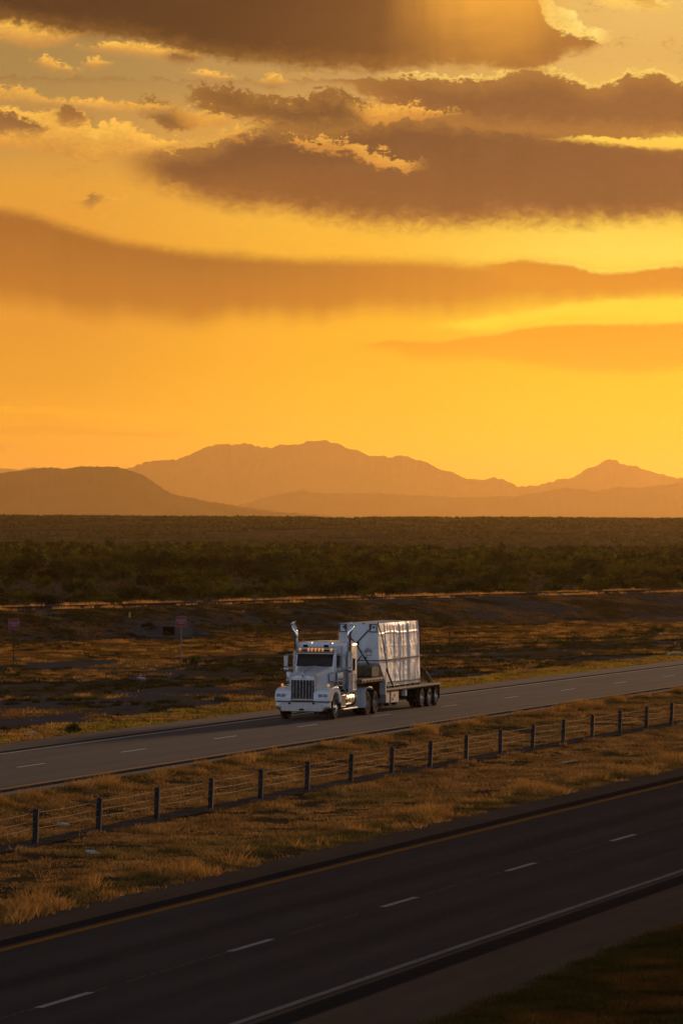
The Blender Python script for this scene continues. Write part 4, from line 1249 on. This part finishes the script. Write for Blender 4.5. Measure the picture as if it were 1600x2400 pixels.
# ------------------------------------------------------------------ placing things on the ground
F_ = 12000.0
def ground_at(px, py):
    """ground point seen along a sight line (1600 x 2400 frame), used once to survey positions"""
    a = (px - 800) / F_; b_ = (1200 - py) / F_
    a2 = a * math.cos(roll) - b_ * math.sin(roll); b2 = a * math.sin(roll) + b_ * math.cos(roll)
    dy = math.cos(pitch) - b2 * math.sin(pitch); dz = b2 * math.cos(pitch) + math.sin(pitch)
    zz = 0.0
    for _ in range(30):
        tt = (zz - EYE) / dz; zz = .5 * zz + .5 * float(height(a2 * tt, dy * tt))
    return a2 * tt, dy * tt, zz


def text_mesh(txt, size, name, m_, parent, loc, rot):
    cu = bpy.data.curves.new(name, 'FONT'); cu.body = txt; cu.size = size; cu.align_x = 'CENTER'; cu.align_y = 'CENTER'; cu.extrude = .002; cu.offset = .008
    cu.space_line = .95
    tmp = bpy.data.objects.new(name, cu); COL.objects.link(tmp)
    dg = bpy.context.evaluated_depsgraph_get(); me = bpy.data.meshes.new_from_object(tmp.evaluated_get(dg))
    bpy.data.objects.remove(tmp); me.materials.clear(); me.materials.append(m_)
    o = bpy.data.objects.new(name, me); COL.objects.link(o); o.parent = parent; o.location = loc; o.rotation_euler = rot
    return o


def wrong_way(px, py, sc_, label, dark, yaw, pxoff):
    x, y, z = ground_at(px, py)
    e = empty('road_sign', (x, y, z - .05), yaw); tag(e, label, 'sign')
    H_ = 3.1 * sc_; w = .35 * sc_
    pm_ = M['post'] if dark else M['galv']
    b = MB(); b.box(-.025, .025, .0, .04, 0, H_ - .05); b.build('post', pm_, e)
    MB().box(-w, w, -.012, -.002, H_ - 2 * w + .0, H_).build('sign_plate', M['signwhite'], e, bevel=.0)
    g = .022 * sc_
    MB().box(-w + g, w - g, -.017, -.0125, H_ - 2 * w + g, H_ - g).build('red_face', M['signred'], e)
    text_mesh("WRONG\nWAY", .17 * sc_, 'lettering', M['signwhite'], e, (0, -.021, H_ - w - .01), (R(90), 0, 0))
    return e
wrong_way(424, 1553, 1.0, 'red WRONG WAY sign on a pale metal post in front of the culvert', False, R(-4), 0)
wrong_way(32, 1563, 1.0, 'red WRONG WAY sign on a dark post at the far left edge', True, R(6), 0)

x, y, z = ground_at(304, 1449)
e = empty('delineator', (x, y, z - .02)); tag(e, 'small yellow marker plate on a thin post left of the culvert below the frontage road', 'marker')
MB().box(-.02, .02, 0, .03, 0, .75).build('post', M['post'], e)
MB().box(-.09, .09, -.012, -.001, .42, .85).build('yellow_plate', M['signyellow'], e)
for px, py, h_, lab in ((1054, 1513, 1.0, 'thin dark marker post standing in the dry grass just right of the load'),
                        (1343, 1520, .95, 'leaning dark wooden stake with a crossbar in the dry grass at right')):
    x, y, z = ground_at(px, py); e = empty('marker_post', (x, y, z - .03)); tag(e, lab, 'post')
    e.rotation_euler = (0, R(-3) if px < 1200 else R(5), 0)
    MB().tube([(0, 0, 0), (0, 0, h_)], .035, 8).build('stake', M['post'], e)
    if px > 1200: MB().box(-.16, .16, -.05, -.036, h_ - .16, h_ - .10).build('crossbar', M['post'], e)
    else: MB().box(-.045, .045, -.05, -.036, h_ - .25, h_ + .02).build('reflector_plate', M['post'], e)

# culvert headwall with an open barrel in the ditch slope
x, y, z = ground_at(396, 1489)
e = empty('culvert', (x, y, z - .05), R(8)); tag(e, 'grey concrete culvert headwall with a dark square opening in the ditch slope', 'culvert')
conc = mat('culvert_concrete', (.052, .049, .046), .9, var=.25, scale=1.2, bump=.02, bscale=4)
conc2 = mat('culvert_apron_concrete', (.045, .040, .036), .9, var=.3, scale=1.0)
b = MB()
# face: polygon with the opening left out, built from four prisms
b.prism([(-1.5, 0), (-.5, 0), (-.5, 1.05), (-2.1, 1.05)], 'y', 0, .25)
b.prism([(.45, 0), (2.1, 0), (1.6, 1.0), (.45, 1.05)], 'y', 0, .25)
b.prism([(-.5, .72), (.45, .72), (.45, 1.05), (-.5, 1.05)], 'y', 0, .25)
b.box(-2.3, 1.75, .0, .45, 1.052, 1.15)
b.build('headwall', conc, e, bevel=.01)
b = MB(); b.box(-.6, -.5, .25, 5, 0, .8); b.box(.45, .55, .25, 5, 0, .8); b.box(-.6, .55, 4.9, 5, 0, .8); b.box(-.5, .45, .25, 5, .72, .8)
b.build('barrel', M['black'], e)
b = MB()
b.add([(-1.5, -.02, .0), (-2.1, -.02, 1.1), (-3.4, -1.7, .52), (-2.6, -2.3, .02), (-1.5, -.2, .0), (-2.1, .2, 1.1), (-3.4, -1.5, .5), (-2.6, -2.1, .0)],
      [(0, 1, 2, 3), (4, 7, 6, 5), (0, 3, 7, 4), (1, 5, 6, 2), (2, 6, 7, 3), (0, 4, 5, 1)])
b.build('wing_wall', conc, e); b = MB()
b.add([(2.1, -.02, .0), (1.6, -.02, 1.02), (2.9, -.9, .35), (3.1, -1.6, .02), (2.1, .2, .0), (1.6, .2, 1.02), (2.9, -.7, .33), (3.1, -1.4, .0)],
      [(0, 3, 2, 1), (4, 5, 6, 7), (0, 4, 7, 3), (1, 2, 6, 5), (2, 3, 7, 6), (0, 1, 5, 4)])
b.build('wing_wall', conc, e)
MB().prism([(-1.6, -.1), (1.9, -.1), (2.6, -3.0), (-2.2, -3.0)], 'z', -.06, .03).build('apron', conc2, e)

# litter and scraps
def scrap(name, px, py, size, label, cat, mt, seed, flat=.5, elong=1.6, up=0.0):
    x, y, z = ground_at(px, py); rr = random.Random(seed)
    bm = bmesh.new(); bmesh.ops.create_icosphere(bm, subdivisions=3, radius=1)
    for v in bm.verts:
        k = .75 + .5 * float(fbm(v.co.x * 1.7 + seed, v.co.y * 1.7 + v.co.z * 1.3)); v.co = v.co * k
        v.co.x *= size * elong / 2; v.co.y *= size / 2; v.co.z = (v.co.z * .5 + .45) * size * flat
    me = bpy.data.meshes.new(name); bm.to_mesh(me); bm.free(); me.materials.append(mt)
    o = bpy.data.objects.new(name, me); COL.objects.link(o); o.location = (x, y, z - .02 + up); o.rotation_euler = (rr.uniform(-.2, .2), rr.uniform(-.2, .2), rr.uniform(-.6, .6))
    tag(o, label, cat); return o


scrap('plastic_bag', 147, 1936, .26, 'crumpled white plastic bag in the grass behind the barrier near the leftmost post', 'litter', M['litter'], 3)
scrap('plastic_bag', 217, 2003, .28, 'crumpled grey-white plastic bag in the dry grass before the barrier at lower left', 'litter', M['litter'], 8)
scrap('plastic_bag', 331, 1592, .30, 'small white bag on bare dirt below the middle road sign', 'litter', M['litter'], 12)
scrap('paper_scrap', 1326, 1789, .35, 'flat pale scrap lying in the dry grass in front of the barrier at right', 'litter', M['palewood'], 4, flat=.25, elong=2.6)
scrap('paper_scrap', 1415, 1758, .16, 'tiny white scrap in the grass below the barrier at right', 'litter', M['litter'], 5)
scrap('paper_scrap', 1222, 1757, .18, 'tiny white scrap on the concrete strip beneath the barrier', 'litter', M['litter'], 6)
scrap('paper_scrap', 506, 1848, .12, 'tiny bright scrap in the grass just right of the fourth barrier post from the left', 'litter', M['litter'], 7)
scrap('paper_scrap', 75, 1720, .28, 'tiny tan scrap in the verge beyond the far road at far left', 'litter', M['palewood'], 9)
scrap('rubber_scrap', 286, 2107, .22, 'black strip of tyre rubber on the near road shoulder edge', 'debris', M['scraprubber'], 10, flat=.25, elong=3.4)
scrap('rubber_scrap', 279, 1711, .28, 'black strip of tyre rubber on the far road shoulder', 'debris', M['scraprubber'], 11, flat=.2, elong=3.2)
scrap('rubber_scrap', 1195, 2290, .13, 'small black rubber piece on the bottom right shoulder', 'debris', M['scraprubber'], 13, flat=.25, elong=2.8)
# curved pale tyre tread at the far right verge
x, y, z = ground_at(1582, 1537)
pts = [(-.55 + 1.1 * k / 8, .1 * math.sin(k), .05 + .16 * math.sin(math.pi * k / 8) + .05 * (k > 5)) for k in range(9)]
o = MB().tube(pts, [.05, .07, .08, .08, .09, .08, .08, .07, .04], 7).build('blown_tyre_tread', M['palewood'], loc=(x, y, z)); tag(o, 'pale curved blown tyre tread on the far verge at right edge', 'debris')
x, y, z = ground_at(497, 1545)
o = MB().tube([(-.35, 0, .34), (0, .05, .18), (.4, 0, .02)], .035, 6).build('broken_stick', M['post'], loc=(x, y, z)); tag(o, 'dark stick leaning in the dry grass right of the middle sign', 'stick')


# ------------------------------------------------------------------ plants
G_grass = leaf_mat('dry_grass_blades', (.25, .170, .078), .58)
G_leaf = leaf_mat('scrub_leaves', (.064, .066, .019), .30, var=.45)
G_twig = mat('scrub_twigs', (.06, .045, .03), .9)


def blades(name, X, Y, Hh, C, per=6, w=.03, spread=.10, lean_=.35, label=None, cat=None, curl=0):
    n = len(X); N = n * per
    x = np.repeat(X, per) + rng.normal(0, spread, N); y = np.repeat(Y, per) + rng.normal(0, spread, N)
    h = np.repeat(Hh, per) * rng.uniform(.55, 1.15, N); c = np.repeat(C, per, 0) * rng.uniform(.7, 1.3, (N, 1))
    z = height(x, y) - .02
    a = rng.uniform(0, 2 * np.pi, N); ww = w * rng.uniform(.6, 1.4, N) * .5
    dx, dy = np.cos(a) * ww, np.sin(a) * ww
    lx, ly = rng.normal(0, lean_, N) * h, rng.normal(0, lean_, N) * h
    v = np.empty((N, 3, 3)); v[:, 0] = np.stack([x - dx, y - dy, z], -1); v[:, 1] = np.stack([x + dx, y + dy, z], -1)
    v[:, 2] = np.stack([x + lx, y + ly, z + h], -1)
    f = np.arange(N * 3).reshape(N, 3)
    cc = np.repeat(c, 3, 0)
    o = np_mesh(name, v.reshape(-1, 3), f, G_grass, cc)
    tag(o, label, cat, kind='stuff'); return o


def scatter(n, y0, y1, margin=2.5):
    """random ground points in the wedge of land the place shows, uniform per area"""
    y = np.sqrt(rng.uniform(y0 ** 2, y1 ** 2, n)); x = rng.uniform(-1, 1, n) * (y * .0685 + margin)
    return x, y


STR = np.array([1.0, .80, .55]); GRN = np.array([.42, .58, .35]); GLD = np.array([1.9, 1.38, .70]); BRN = np.array([.55, .42, .35]); OLV = np.array([1.15, 1.1, .30])  # GLD: straw brightened so sunlit golden tips sit in the colour
# median grass
x, y = scatter(330000, 100, 290)
s_, p_ = sp(x, y); qf = p_ - pF(s_); qn = p_ - pN(s_); wl = p_ - pW(s_)
dn = -6.5 - qn; df = qf - 5.3
k = (df > -.15 + .3 * (fbm(x, y) - .5)) & (dn > -.15 + .3 * (fbm(x + 9, y) - .5)) & ~((wl > -.42) & (wl < .30))
x, y, dn, df, wl = x[k], y[k], dn[k], df[k], wl[k]
patch = fbm(x / 2.4, y / 4.0, 4); tall = fbm(x / .85 + 30, y / 1.7, 4); big = fbm(x / 6 + 3, y / 9, 3)
edge_n = np.exp(-((dn - .9) / 1.2) ** 2); edge_f = np.exp(-((df - .7) / .8) ** 2)
keepg = fbm(x / 1.1 + 77, y / 2.0, 4) + .25 * tall > .50
Hh = .05 + .06 * patch + .16 * edge_n * sst(.56, .70, tall) + .05 * edge_n + .22 * edge_f * sst(.50, .66, tall) + .15 * sst(.62, .75, tall)
C = STR[None] * (.70 + .8 * fbm(x / .9, y / 1.6 + 11, 3))[:, None] * rng.uniform(.55, 1.5, (len(x), 1))
gm = (sst(.56, .70, big) * .5)[:, None]; C = C * (1 - gm) + GRN[None] * gm
em = (edge_n * (1 - sst(.52, .62, tall)))[:, None] * .85; C = C * (1 - em) + GRN[None] * .6 * em  # green edge strip; its shadow side is painted in by darkening the tint
ef = (edge_f * (1 - sst(.5, .62, tall)))[:, None] * .75; C = C * (1 - ef) + GRN[None] * .55 * ef
hm_ = (np.maximum(edge_n * sst(.54, .66, tall) * rng.uniform(.2, 1, len(x)), edge_f * sst(.54, .66, tall)))[:, None]; C = C * (1 - hm_) + GLD[None] * hm_  # sunlit highlight mixed into the tint of tall edge tufts
x, y, Hh, C = x[keepg], y[keepg], Hh[keepg], C[keepg]
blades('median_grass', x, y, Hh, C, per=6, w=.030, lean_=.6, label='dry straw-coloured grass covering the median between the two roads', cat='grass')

# verge beyond the far road and dry ground plants of the desert
x, y = scatter(60000, 165, 340)
s_, p_ = sp(x, y); qf = p_ - pF(s_)
k = (qf < -6.25) & (qf > -9.6 - 1.2 * fbm(x / 5, y / 5)); x, y, qf = x[k], y[k], qf[k]
pt = fbm(x / 2.0, y / 3.5, 4)
C = OLV[None] * (.7 + .8 * pt)[:, None]; gm = sst(.5, .65, fbm(x / 3 + 5, y / 5))[:, None]; C = C * (1 - gm) + GLD[None] * .8 * gm
blades('verge_grass', x, y, (.06 + .11 * pt), C * 1.25, per=7, w=.035, lean_=.6, label='yellow-green grass strip along the outer edge of the far road', cat='grass')

x, y = scatter(260000, 185, 475)
s_, p_ = sp(x, y); qf = p_ - pF(s_); tf = frontage_t(x, y)
cov = fbm(x / 6.0, y / 14.0, 5); fine = fbm(x / 1.3 + 8, y / 2.6, 4)
band_ = sst(-19, -22, tf) * sst(-48, -40, tf)       # grassy ditch bottom
k = (qf < -8.5) & (tf < -.3) & ((cov * .75 + fine * .35 + band_ * .30 - .12 * (tf > -19)) > .635 + .03 * (tf > -19) + rng.uniform(-.06, .06, len(x)))
x, y, tf, cov, fine, bd = x[k], y[k], tf[k], cov[k], fine[k], band_[k]
mixk = fbm(x / 4 + 50, y / 8 + 3, 4)
C = STR[None] * (.5 + .9 * fine)[:, None] * np.array([1, .90, .85])
gm = sst(.40, .54, mixk)[:, None] * .85; C = C * (1 - gm) + (GRN * .75)[None] * gm
gm = (bd * sst(.35, .6, fine))[:, None] * .7; C = C * (1 - gm) + np.array([1.15, .72, .25])[None] * gm
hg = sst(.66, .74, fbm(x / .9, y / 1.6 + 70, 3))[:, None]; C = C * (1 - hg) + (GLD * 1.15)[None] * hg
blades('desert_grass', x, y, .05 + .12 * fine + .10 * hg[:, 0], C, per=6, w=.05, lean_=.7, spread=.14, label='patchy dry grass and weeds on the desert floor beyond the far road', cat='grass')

# low dark mats of ground plants
x, y = scatter(5200, 190, 470)
s_, p_ = sp(x, y); qf = p_ - pF(s_); tf = frontage_t(x, y)
k = (qf < -10) & (tf < -1) & (fbm(x / 7 + 2, y / 12 + 5, 3) > .44 - .12 * (tf > -19)); x, y = x[k], y[k]
per = 80; X = np.repeat(x, per); Y = np.repeat(y, per); N = len(X); rx = np.repeat(rng.uniform(.2, .75, len(x)), per)
a = rng.uniform(0, 2 * np.pi, N); r_ = np.sqrt(rng.uniform(0, 1, N)); X = X + np.cos(a) * r_ * rx; Y = Y + np.sin(a) * r_ * rx * 1.2
Cc = np.repeat(GRN[None] * .32, N, 0)
blades('low_ground_plants', X, Y, .06 + .14 * (1 - r_ ** 2), Cc, per=1, w=.09, spread=.02, lean_=.6, label='low dark mats of ground plants dotted over the dirt', cat='ground plants')

# edge of the frontage road: bright dry grass
x, y = scatter(60000, 380, 560)
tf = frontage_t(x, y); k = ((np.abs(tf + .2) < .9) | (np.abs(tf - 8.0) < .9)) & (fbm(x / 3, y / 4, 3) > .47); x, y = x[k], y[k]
pt = fbm(x / 1.5, y / 3, 3); C = (GLD * 1.15)[None] * (.4 + 1.4 * pt)[:, None]  # sunlit gold put into the tint of the roadside blades
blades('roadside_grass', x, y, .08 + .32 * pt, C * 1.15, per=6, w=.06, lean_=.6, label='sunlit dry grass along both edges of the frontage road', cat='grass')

# rough weeds on the ditch slope
x, y = scatter(150000, 370, 545)
s_, p_ = sp(x, y); qf = p_ - pF(s_); tf = frontage_t(x, y)
cl = fbm(x / 3.2 + 21, y / 7.0, 5); k = (qf < -9) & (tf > -20) & (tf < -.8) & (cl + .25 * fbm(x / 1.1, y / 2.2, 3) > .60 + rng.uniform(-.05, .05, len(x)))
x, y, cl = x[k], y[k], cl[k]; mk = sst(.42, .6, fbm(x / 2.4 + 9, y / 5.5, 4))[:, None]
C = (np.array([.62, .52, .44])[None] * (1 - mk) + np.array([.20, .22, .14])[None] * mk) * rng.uniform(.5, 1.5, (len(x), 1))
blades('slope_weeds', x, y, .06 + .22 * cl * rng.uniform(.3, 1.2, len(x)), C, per=5, w=.07, spread=.22, lean_=.7, label='rough grey and dark weeds on the ditch slope below the frontage road', cat='weeds')

# bottom right bank and tall weeds
x, y = scatter(110000, 82, 118, 1.0)
s_, p_ = sp(x, y); qn = p_ - pN(s_); k = (qn > 7.15 + .4 * (fbm(x * 1.2, y) - .5)); x, y, qn = x[k], y[k], qn[k]
pt = fbm(x / 1.1, y / 1.8, 4); gm = sst(.4, .6, fbm(x / 2 + 5, y / 3, 3))[:, None]
C = (STR * .30)[None] * (.3 + 1.2 * pt)[:, None]; C = C * (1 - gm) + (GRN * .28)[None] * gm  # tints cut low so the vignetted corner sits in the grass colour
dk = np.exp(-((qn - 7.9) / .6) ** 2)[:, None] * .8; C = C * (1 - dk) + (GRN * .3)[None] * dk
blades('bank_grass', x, y, .06 + .12 * pt, C, per=5, w=.02, label='dark rough grass on the bank at the bottom right corner', cat='grass')


def foliage(nl, rx, rz, rs, leaf, zc=.52, clumps=9, airy=.2):
    """leaf-sized faces gathered in clumps along an uneven dome"""
    cl = []
    for _ in range(clumps):
        a = rs.uniform(0, 2 * np.pi); r0 = rs.uniform(0, .72) ** .7; cl.append((np.cos(a) * r0 * rx, np.sin(a) * r0 * rx, rz * (zc + rs.uniform(-.22, .42) * (1 - r0 * .6)), rs.uniform(.22, .48)))
    cl = np.array(cl); ci = rs.integers(0, clumps, nl)
    dv = rs.normal(0, 1, (nl, 3)); dv /= np.linalg.norm(dv, axis=1)[:, None]; rad = rs.uniform(.25, 1, nl) ** .6
    c = cl[ci, :3] + dv * rad[:, None] * cl[ci, 3][:, None] * np.array([rx, rx, rz * .75])
    loose = rs.random(nl) < airy
    c[loose] += rs.normal(0, .18, (loose.sum(), 3)) * rx
    c[:, 2] = np.clip(c[:, 2], .03, None)
    u = rs.normal(0, 1, (nl, 3)); u /= np.linalg.norm(u, axis=1)[:, None]; w_ = np.cross(u, rs.normal(0, 1, (nl, 3))); w_ /= np.linalg.norm(w_, axis=1)[:, None]
    L = leaf * 1.35 * rs.uniform(.5, 1.4, nl)[:, None]
    v = np.stack([c - u * L, c + w_ * L * .5, c + u * L], 1)
    tint = (.35 + 1.1 * rs.random((clumps, 1)))[ci] * (.7 + .6 * rs.random((nl, 1)))
    return v.reshape(-1, 3), np.repeat(tint, 3, 0)


def bush_proto(name, seed, rx, rz, nl, leaf, hue, zc=.52, clumps=9, airy=.2):
    rs = np.random.default_rng(seed); v, tn = foliage(nl, rx, rz, rs, leaf, zc, clumps, airy)
    f = np.arange(len(v)).reshape(-1, 3); col_ = tn * np.array(hue)[None]
    # stems
    b = MB()
    for k in range(6):
        a = rs.uniform(0, 2 * np.pi); b.tube([(0, 0, -.1), (math.cos(a) * rx * .3, math.sin(a) * rx * .3, rz * .35), (math.cos(a) * rx * .6, math.sin(a) * rx * .6, rz * .75)], [.05, .035, .012], 5, caps=False)
    sv = np.array(b.v); sf = []
    for q in b.f: sf += [(q[0], q[1], q[2]), (q[0], q[2], q[3])]
    sf = np.array(sf) + len(v)
    mi = np.concatenate([np.zeros(len(f)), np.ones(len(sf))])
    return np_mesh(name, np.concatenate([v, sv]), np.concatenate([f, sf]), [G_leaf, G_twig], np.concatenate([col_, np.ones((len(sv), 3)) * .5]), mi=mi)


PROT = [bush_proto('mesquite_bush', 20 + i, *a) for i, a in enumerate([
    (1.6, 2.4, 2200, .11, (1.0, 1.15, .6)), (2.0, 2.1, 2400, .12, (.7, .8, .6)), (1.3, 1.9, 1700, .10, (2.1, 1.9, .6)),
    (1.7, 2.9, 2200, .12, (.45, .55, .5)), (2.3, 2.2, 2500, .12, (1.5, 1.15, .55)), (1.2, 1.5, 1400, .10, (2.8, 2.5, .7)),
    (1.5, 2.2, 1900, .10, (.25, .25, .3)), (1.9, 1.8, 2100, .11, (1.3, .85, .55))])]
used = [False] * len(PROT)
x, y = scatter(2600, 430, 1500, 3)
t_ = frontage_t(x, y)
dens = fbm(x / 14, y / 30, 3)
k = (t_ > 13) & (y < 1350 + 120 * (fbm(x / 30, y * 0) - .5)) & (dens > .40)
x, y = x[k], y[k]
# thin by a minimum spacing
keep = []
order = rng.permutation(len(x))
for i in order:
    if all((x[i] - x[j]) ** 2 + ((y[i] - y[j]) * .5) ** 2 > 2.7 ** 2 for j in keep): keep.append(i)
keep = sorted(keep, key=lambda i: y[i])
near, rest = keep[:285], keep[285:]
order_ = sorted(near, key=lambda i: y[i]); rowof = {}
for ri in range(0, len(order_), 24):
    for rank, i in enumerate(sorted(order_[ri:ri + 24], key=lambda i: x[i] / y[i])): rowof[i] = (ri // 24, rank)
ORD = ['first', 'second', 'third', 'fourth', 'fifth', 'sixth', 'seventh', 'eighth', 'ninth', 'tenth', 'eleventh', 'twelfth']
TONE = ['mid-green', 'dull olive', 'yellow-green', 'tall dark olive', 'broad brownish-green', 'small pale yellow-green', 'blackish', 'low brown']
for i in near:
    j = random.choices(range(8), [3, 3, 3, 2, 3, 3, 2, 3])[0]
    o = PROT[j] if not used[j] else PROT[j].copy()
    if used[j]: COL.objects.link(o)
    used[j] = True
    s0 = random.uniform(.7, 1.35) * (1.25 if y[i] > 700 else 1.0)
    o.location = (x[i], y[i], float(height(x[i], y[i])) - .05); o.scale = (s0 * 1.05, s0 * 1.05, s0 * random.uniform(.55, .85) * (.8 if y[i] < 560 else 1.0)); o.rotation_euler = (0, 0, random.uniform(0, 6.28))
    ro, ra = rowof[i]; n_ = ra + 1; suf = 'th' if 10 < n_ % 100 < 14 else {1: 'st', 2: 'nd', 3: 'rd'}.get(n_ % 10, 'th')
    tag(o, f'{TONE[j]} bush, {n_}{suf} from left in the {ORD[ro]} row back of the scrub belt', 'bush', 'desert bushes of the dark scrub belt')
# the far rest of the belt as one mass
Vv, Cv = [], []
for i in rest:
    rs = np.random.default_rng(int(i)); rx = rs.uniform(1.3, 2.6); rz = rs.uniform(1.2, 2.4) * (1.35 if rs.random() < .06 else 1)
    v, tn = foliage(420, rx, rz, rs, .24, clumps=6); v += np.array([x[i], y[i], float(height(x[i], y[i])) - .05])
    h_ = PROT and [(1.0, 1.15, .6), (.5, .55, .5), (2.2, 1.9, .6), (.35, .4, .4), (1.5, 1.1, .5)][int(i) % 5]
    Vv.append(v); Cv.append(tn * np.array(h_))
Vv = np.concatenate(Vv); o = np_mesh('distant_scrub', Vv, np.arange(len(Vv)).reshape(-1, 3), G_leaf, np.concatenate(Cv))
tag(o, 'distant mass of dark desert scrub behind the nearer bushes', 'scrub', kind='stuff')
# under-scrub filling the belt and thin creosote on the plain
def under(n, y0, y1, hmin, hmax, leaf, hue, name, lab, cond, per=60):
    x, y = scatter(n, y0, y1, 3); k = cond(x, y); x, y = x[k], y[k]; n = len(x)
    h = rng.uniform(hmin, hmax, n); N = n * per
    dv = rng.normal(0, 1, (N, 3)); dv /= np.linalg.norm(dv, axis=1)[:, None]; rd = rng.uniform(.3, 1, N) ** .5
    H2 = np.repeat(h, per); c = np.stack([np.repeat(x, per), np.repeat(y, per), np.repeat(height(x, y), per) + H2 * .5], -1) + dv * rd[:, None] * np.stack([H2 * .9, H2 * .9, H2 * .55], -1)
    u = rng.normal(0, 1, (N, 3)); u /= np.linalg.norm(u, axis=1)[:, None]; w_ = np.cross(u, rng.normal(0, 1, (N, 3))); w_ /= np.linalg.norm(w_, axis=1)[:, None]
    L = leaf * rng.uniform(.6, 1.4, N)[:, None] * (np.maximum(1, c[:, 1:2] / 1200))
    v = np.stack([c - u * L, c + w_ * L * .5, c + u * L], 1).reshape(-1, 3)
    tn = np.repeat(np.repeat(rng.uniform(.5, 1.3, n), per) * rng.uniform(.7, 1.3, N), 3)[:, None] * np.array(hue)[None]
    o = np_mesh(name, v, np.arange(N * 3).reshape(-1, 3), G_leaf, tn); tag(o, lab, 'scrub', kind='stuff')
under(3200, 430, 1300, .4, 1.0, .13, (.7, .62, .45), 'low_scrub', 'low brown scrub growing between the bushes of the dark belt', lambda x, y: frontage_t(x, y) > 9.5)
under(9000, 1250, 3500, .5, 1.3, .26, (1.7, 1.25, .95), 'plain_scrub', 'sparse low scrub scattered over the distant brown plain', lambda x, y: fbm(x / 40, y / 90, 3) > .44, per=26)

# single plants one can tell apart on the desert floor
def single(px, py, rx, rz, hue, label, seed, nl=1500, leaf=.05, name='desert_shrub', airy=.25, zc=.5):
    X, Y, Z = ground_at(px, py); o = bush_proto(name, seed, rx, rz, nl, leaf, hue, zc=zc, clumps=8, airy=airy)
    o.location = (X, Y, Z - .04); tag(o, label, 'shrub'); return o
single(600, 1489, 1.25, 1.0, (1.7, 1.15, .45), 'broad golden-edged shrub in the ditch between the culvert and the truck', 61, 2600)
single(459, 1567, .45, .85, (.9, 1.05, .4), 'upright green weed clump just right of the middle sign', 62, 1300, .04)
single(303, 1470, .75, .7, (.45, .5, .45), 'round dark bush on the slope under the yellow marker', 63, 1600)
single(350, 1455, .7, .45, (.55, .6, .4), 'low dark bush on the slope just above the culvert', 64, 1200)
single(1540, 1484, .75, .55, (.6, .6, .4), 'low dark bush on the far slope at the right edge', 65, 1300)
single(1076, 1489, .4, .35, (.4, .42, .35), 'small dark round bush right of the marker post', 66, 900)
single(168, 1720, .4, .45, (.8, .9, .4), 'dark green weed clump in the verge at far left', 67, 1100, .04)
single(1105, 1489, .01, .01, (.5, .5, .5), 'x', 68, 10) if False else None
single(720, 1780, .35, .5, (2.6, 1.7, .55), 'pale golden grass clump at the median edge below the truck', 69, 900, .05) if False else None


def yucca(px, py, h_, label, seed):
    X, Y, Z = ground_at(px, py); rs = random.Random(seed); e = empty('yucca', (X, Y, Z - .1)); tag(e, label, 'yucca')
    MB().tube([(0, 0, 0), (.05, 0, h_ * .4), (0, 0, h_ * .8)], [.16, .14, .12], 8).build('trunk', G_twig, e)
    b = MB()
    for k in range(120):
        a = rs.uniform(0, 6.28); el_ = rs.uniform(-.9, 1.4); L = h_ * .30 * rs.uniform(.7, 1.1)
        d_ = Vector((math.cos(a) * math.cos(el_), math.sin(a) * math.cos(el_), math.sin(el_))); c = Vector((0, 0, h_ * .8)); w_ = d_.cross(Vector((0, 0, 1))).normalized() * .035
        b.add([c - w_, c + w_, c + d_ * L], [(0, 1, 2)])
    b.build('leaf_crown', mat('yucca_leaves', (.05, .05, .025), .8), e)
    return e
yucca(827, 1306, 3.4, 'dark yucca standing up from the scrub belt near the middle', 1)
yucca(1190, 1310, 3.6, 'dark yucca with a spiky round head in the right half of the scrub belt', 2)
yucca(848, 1322, 2.6, 'smaller dark yucca just right of the middle one', 3)

bpy.context.view_layer.update()
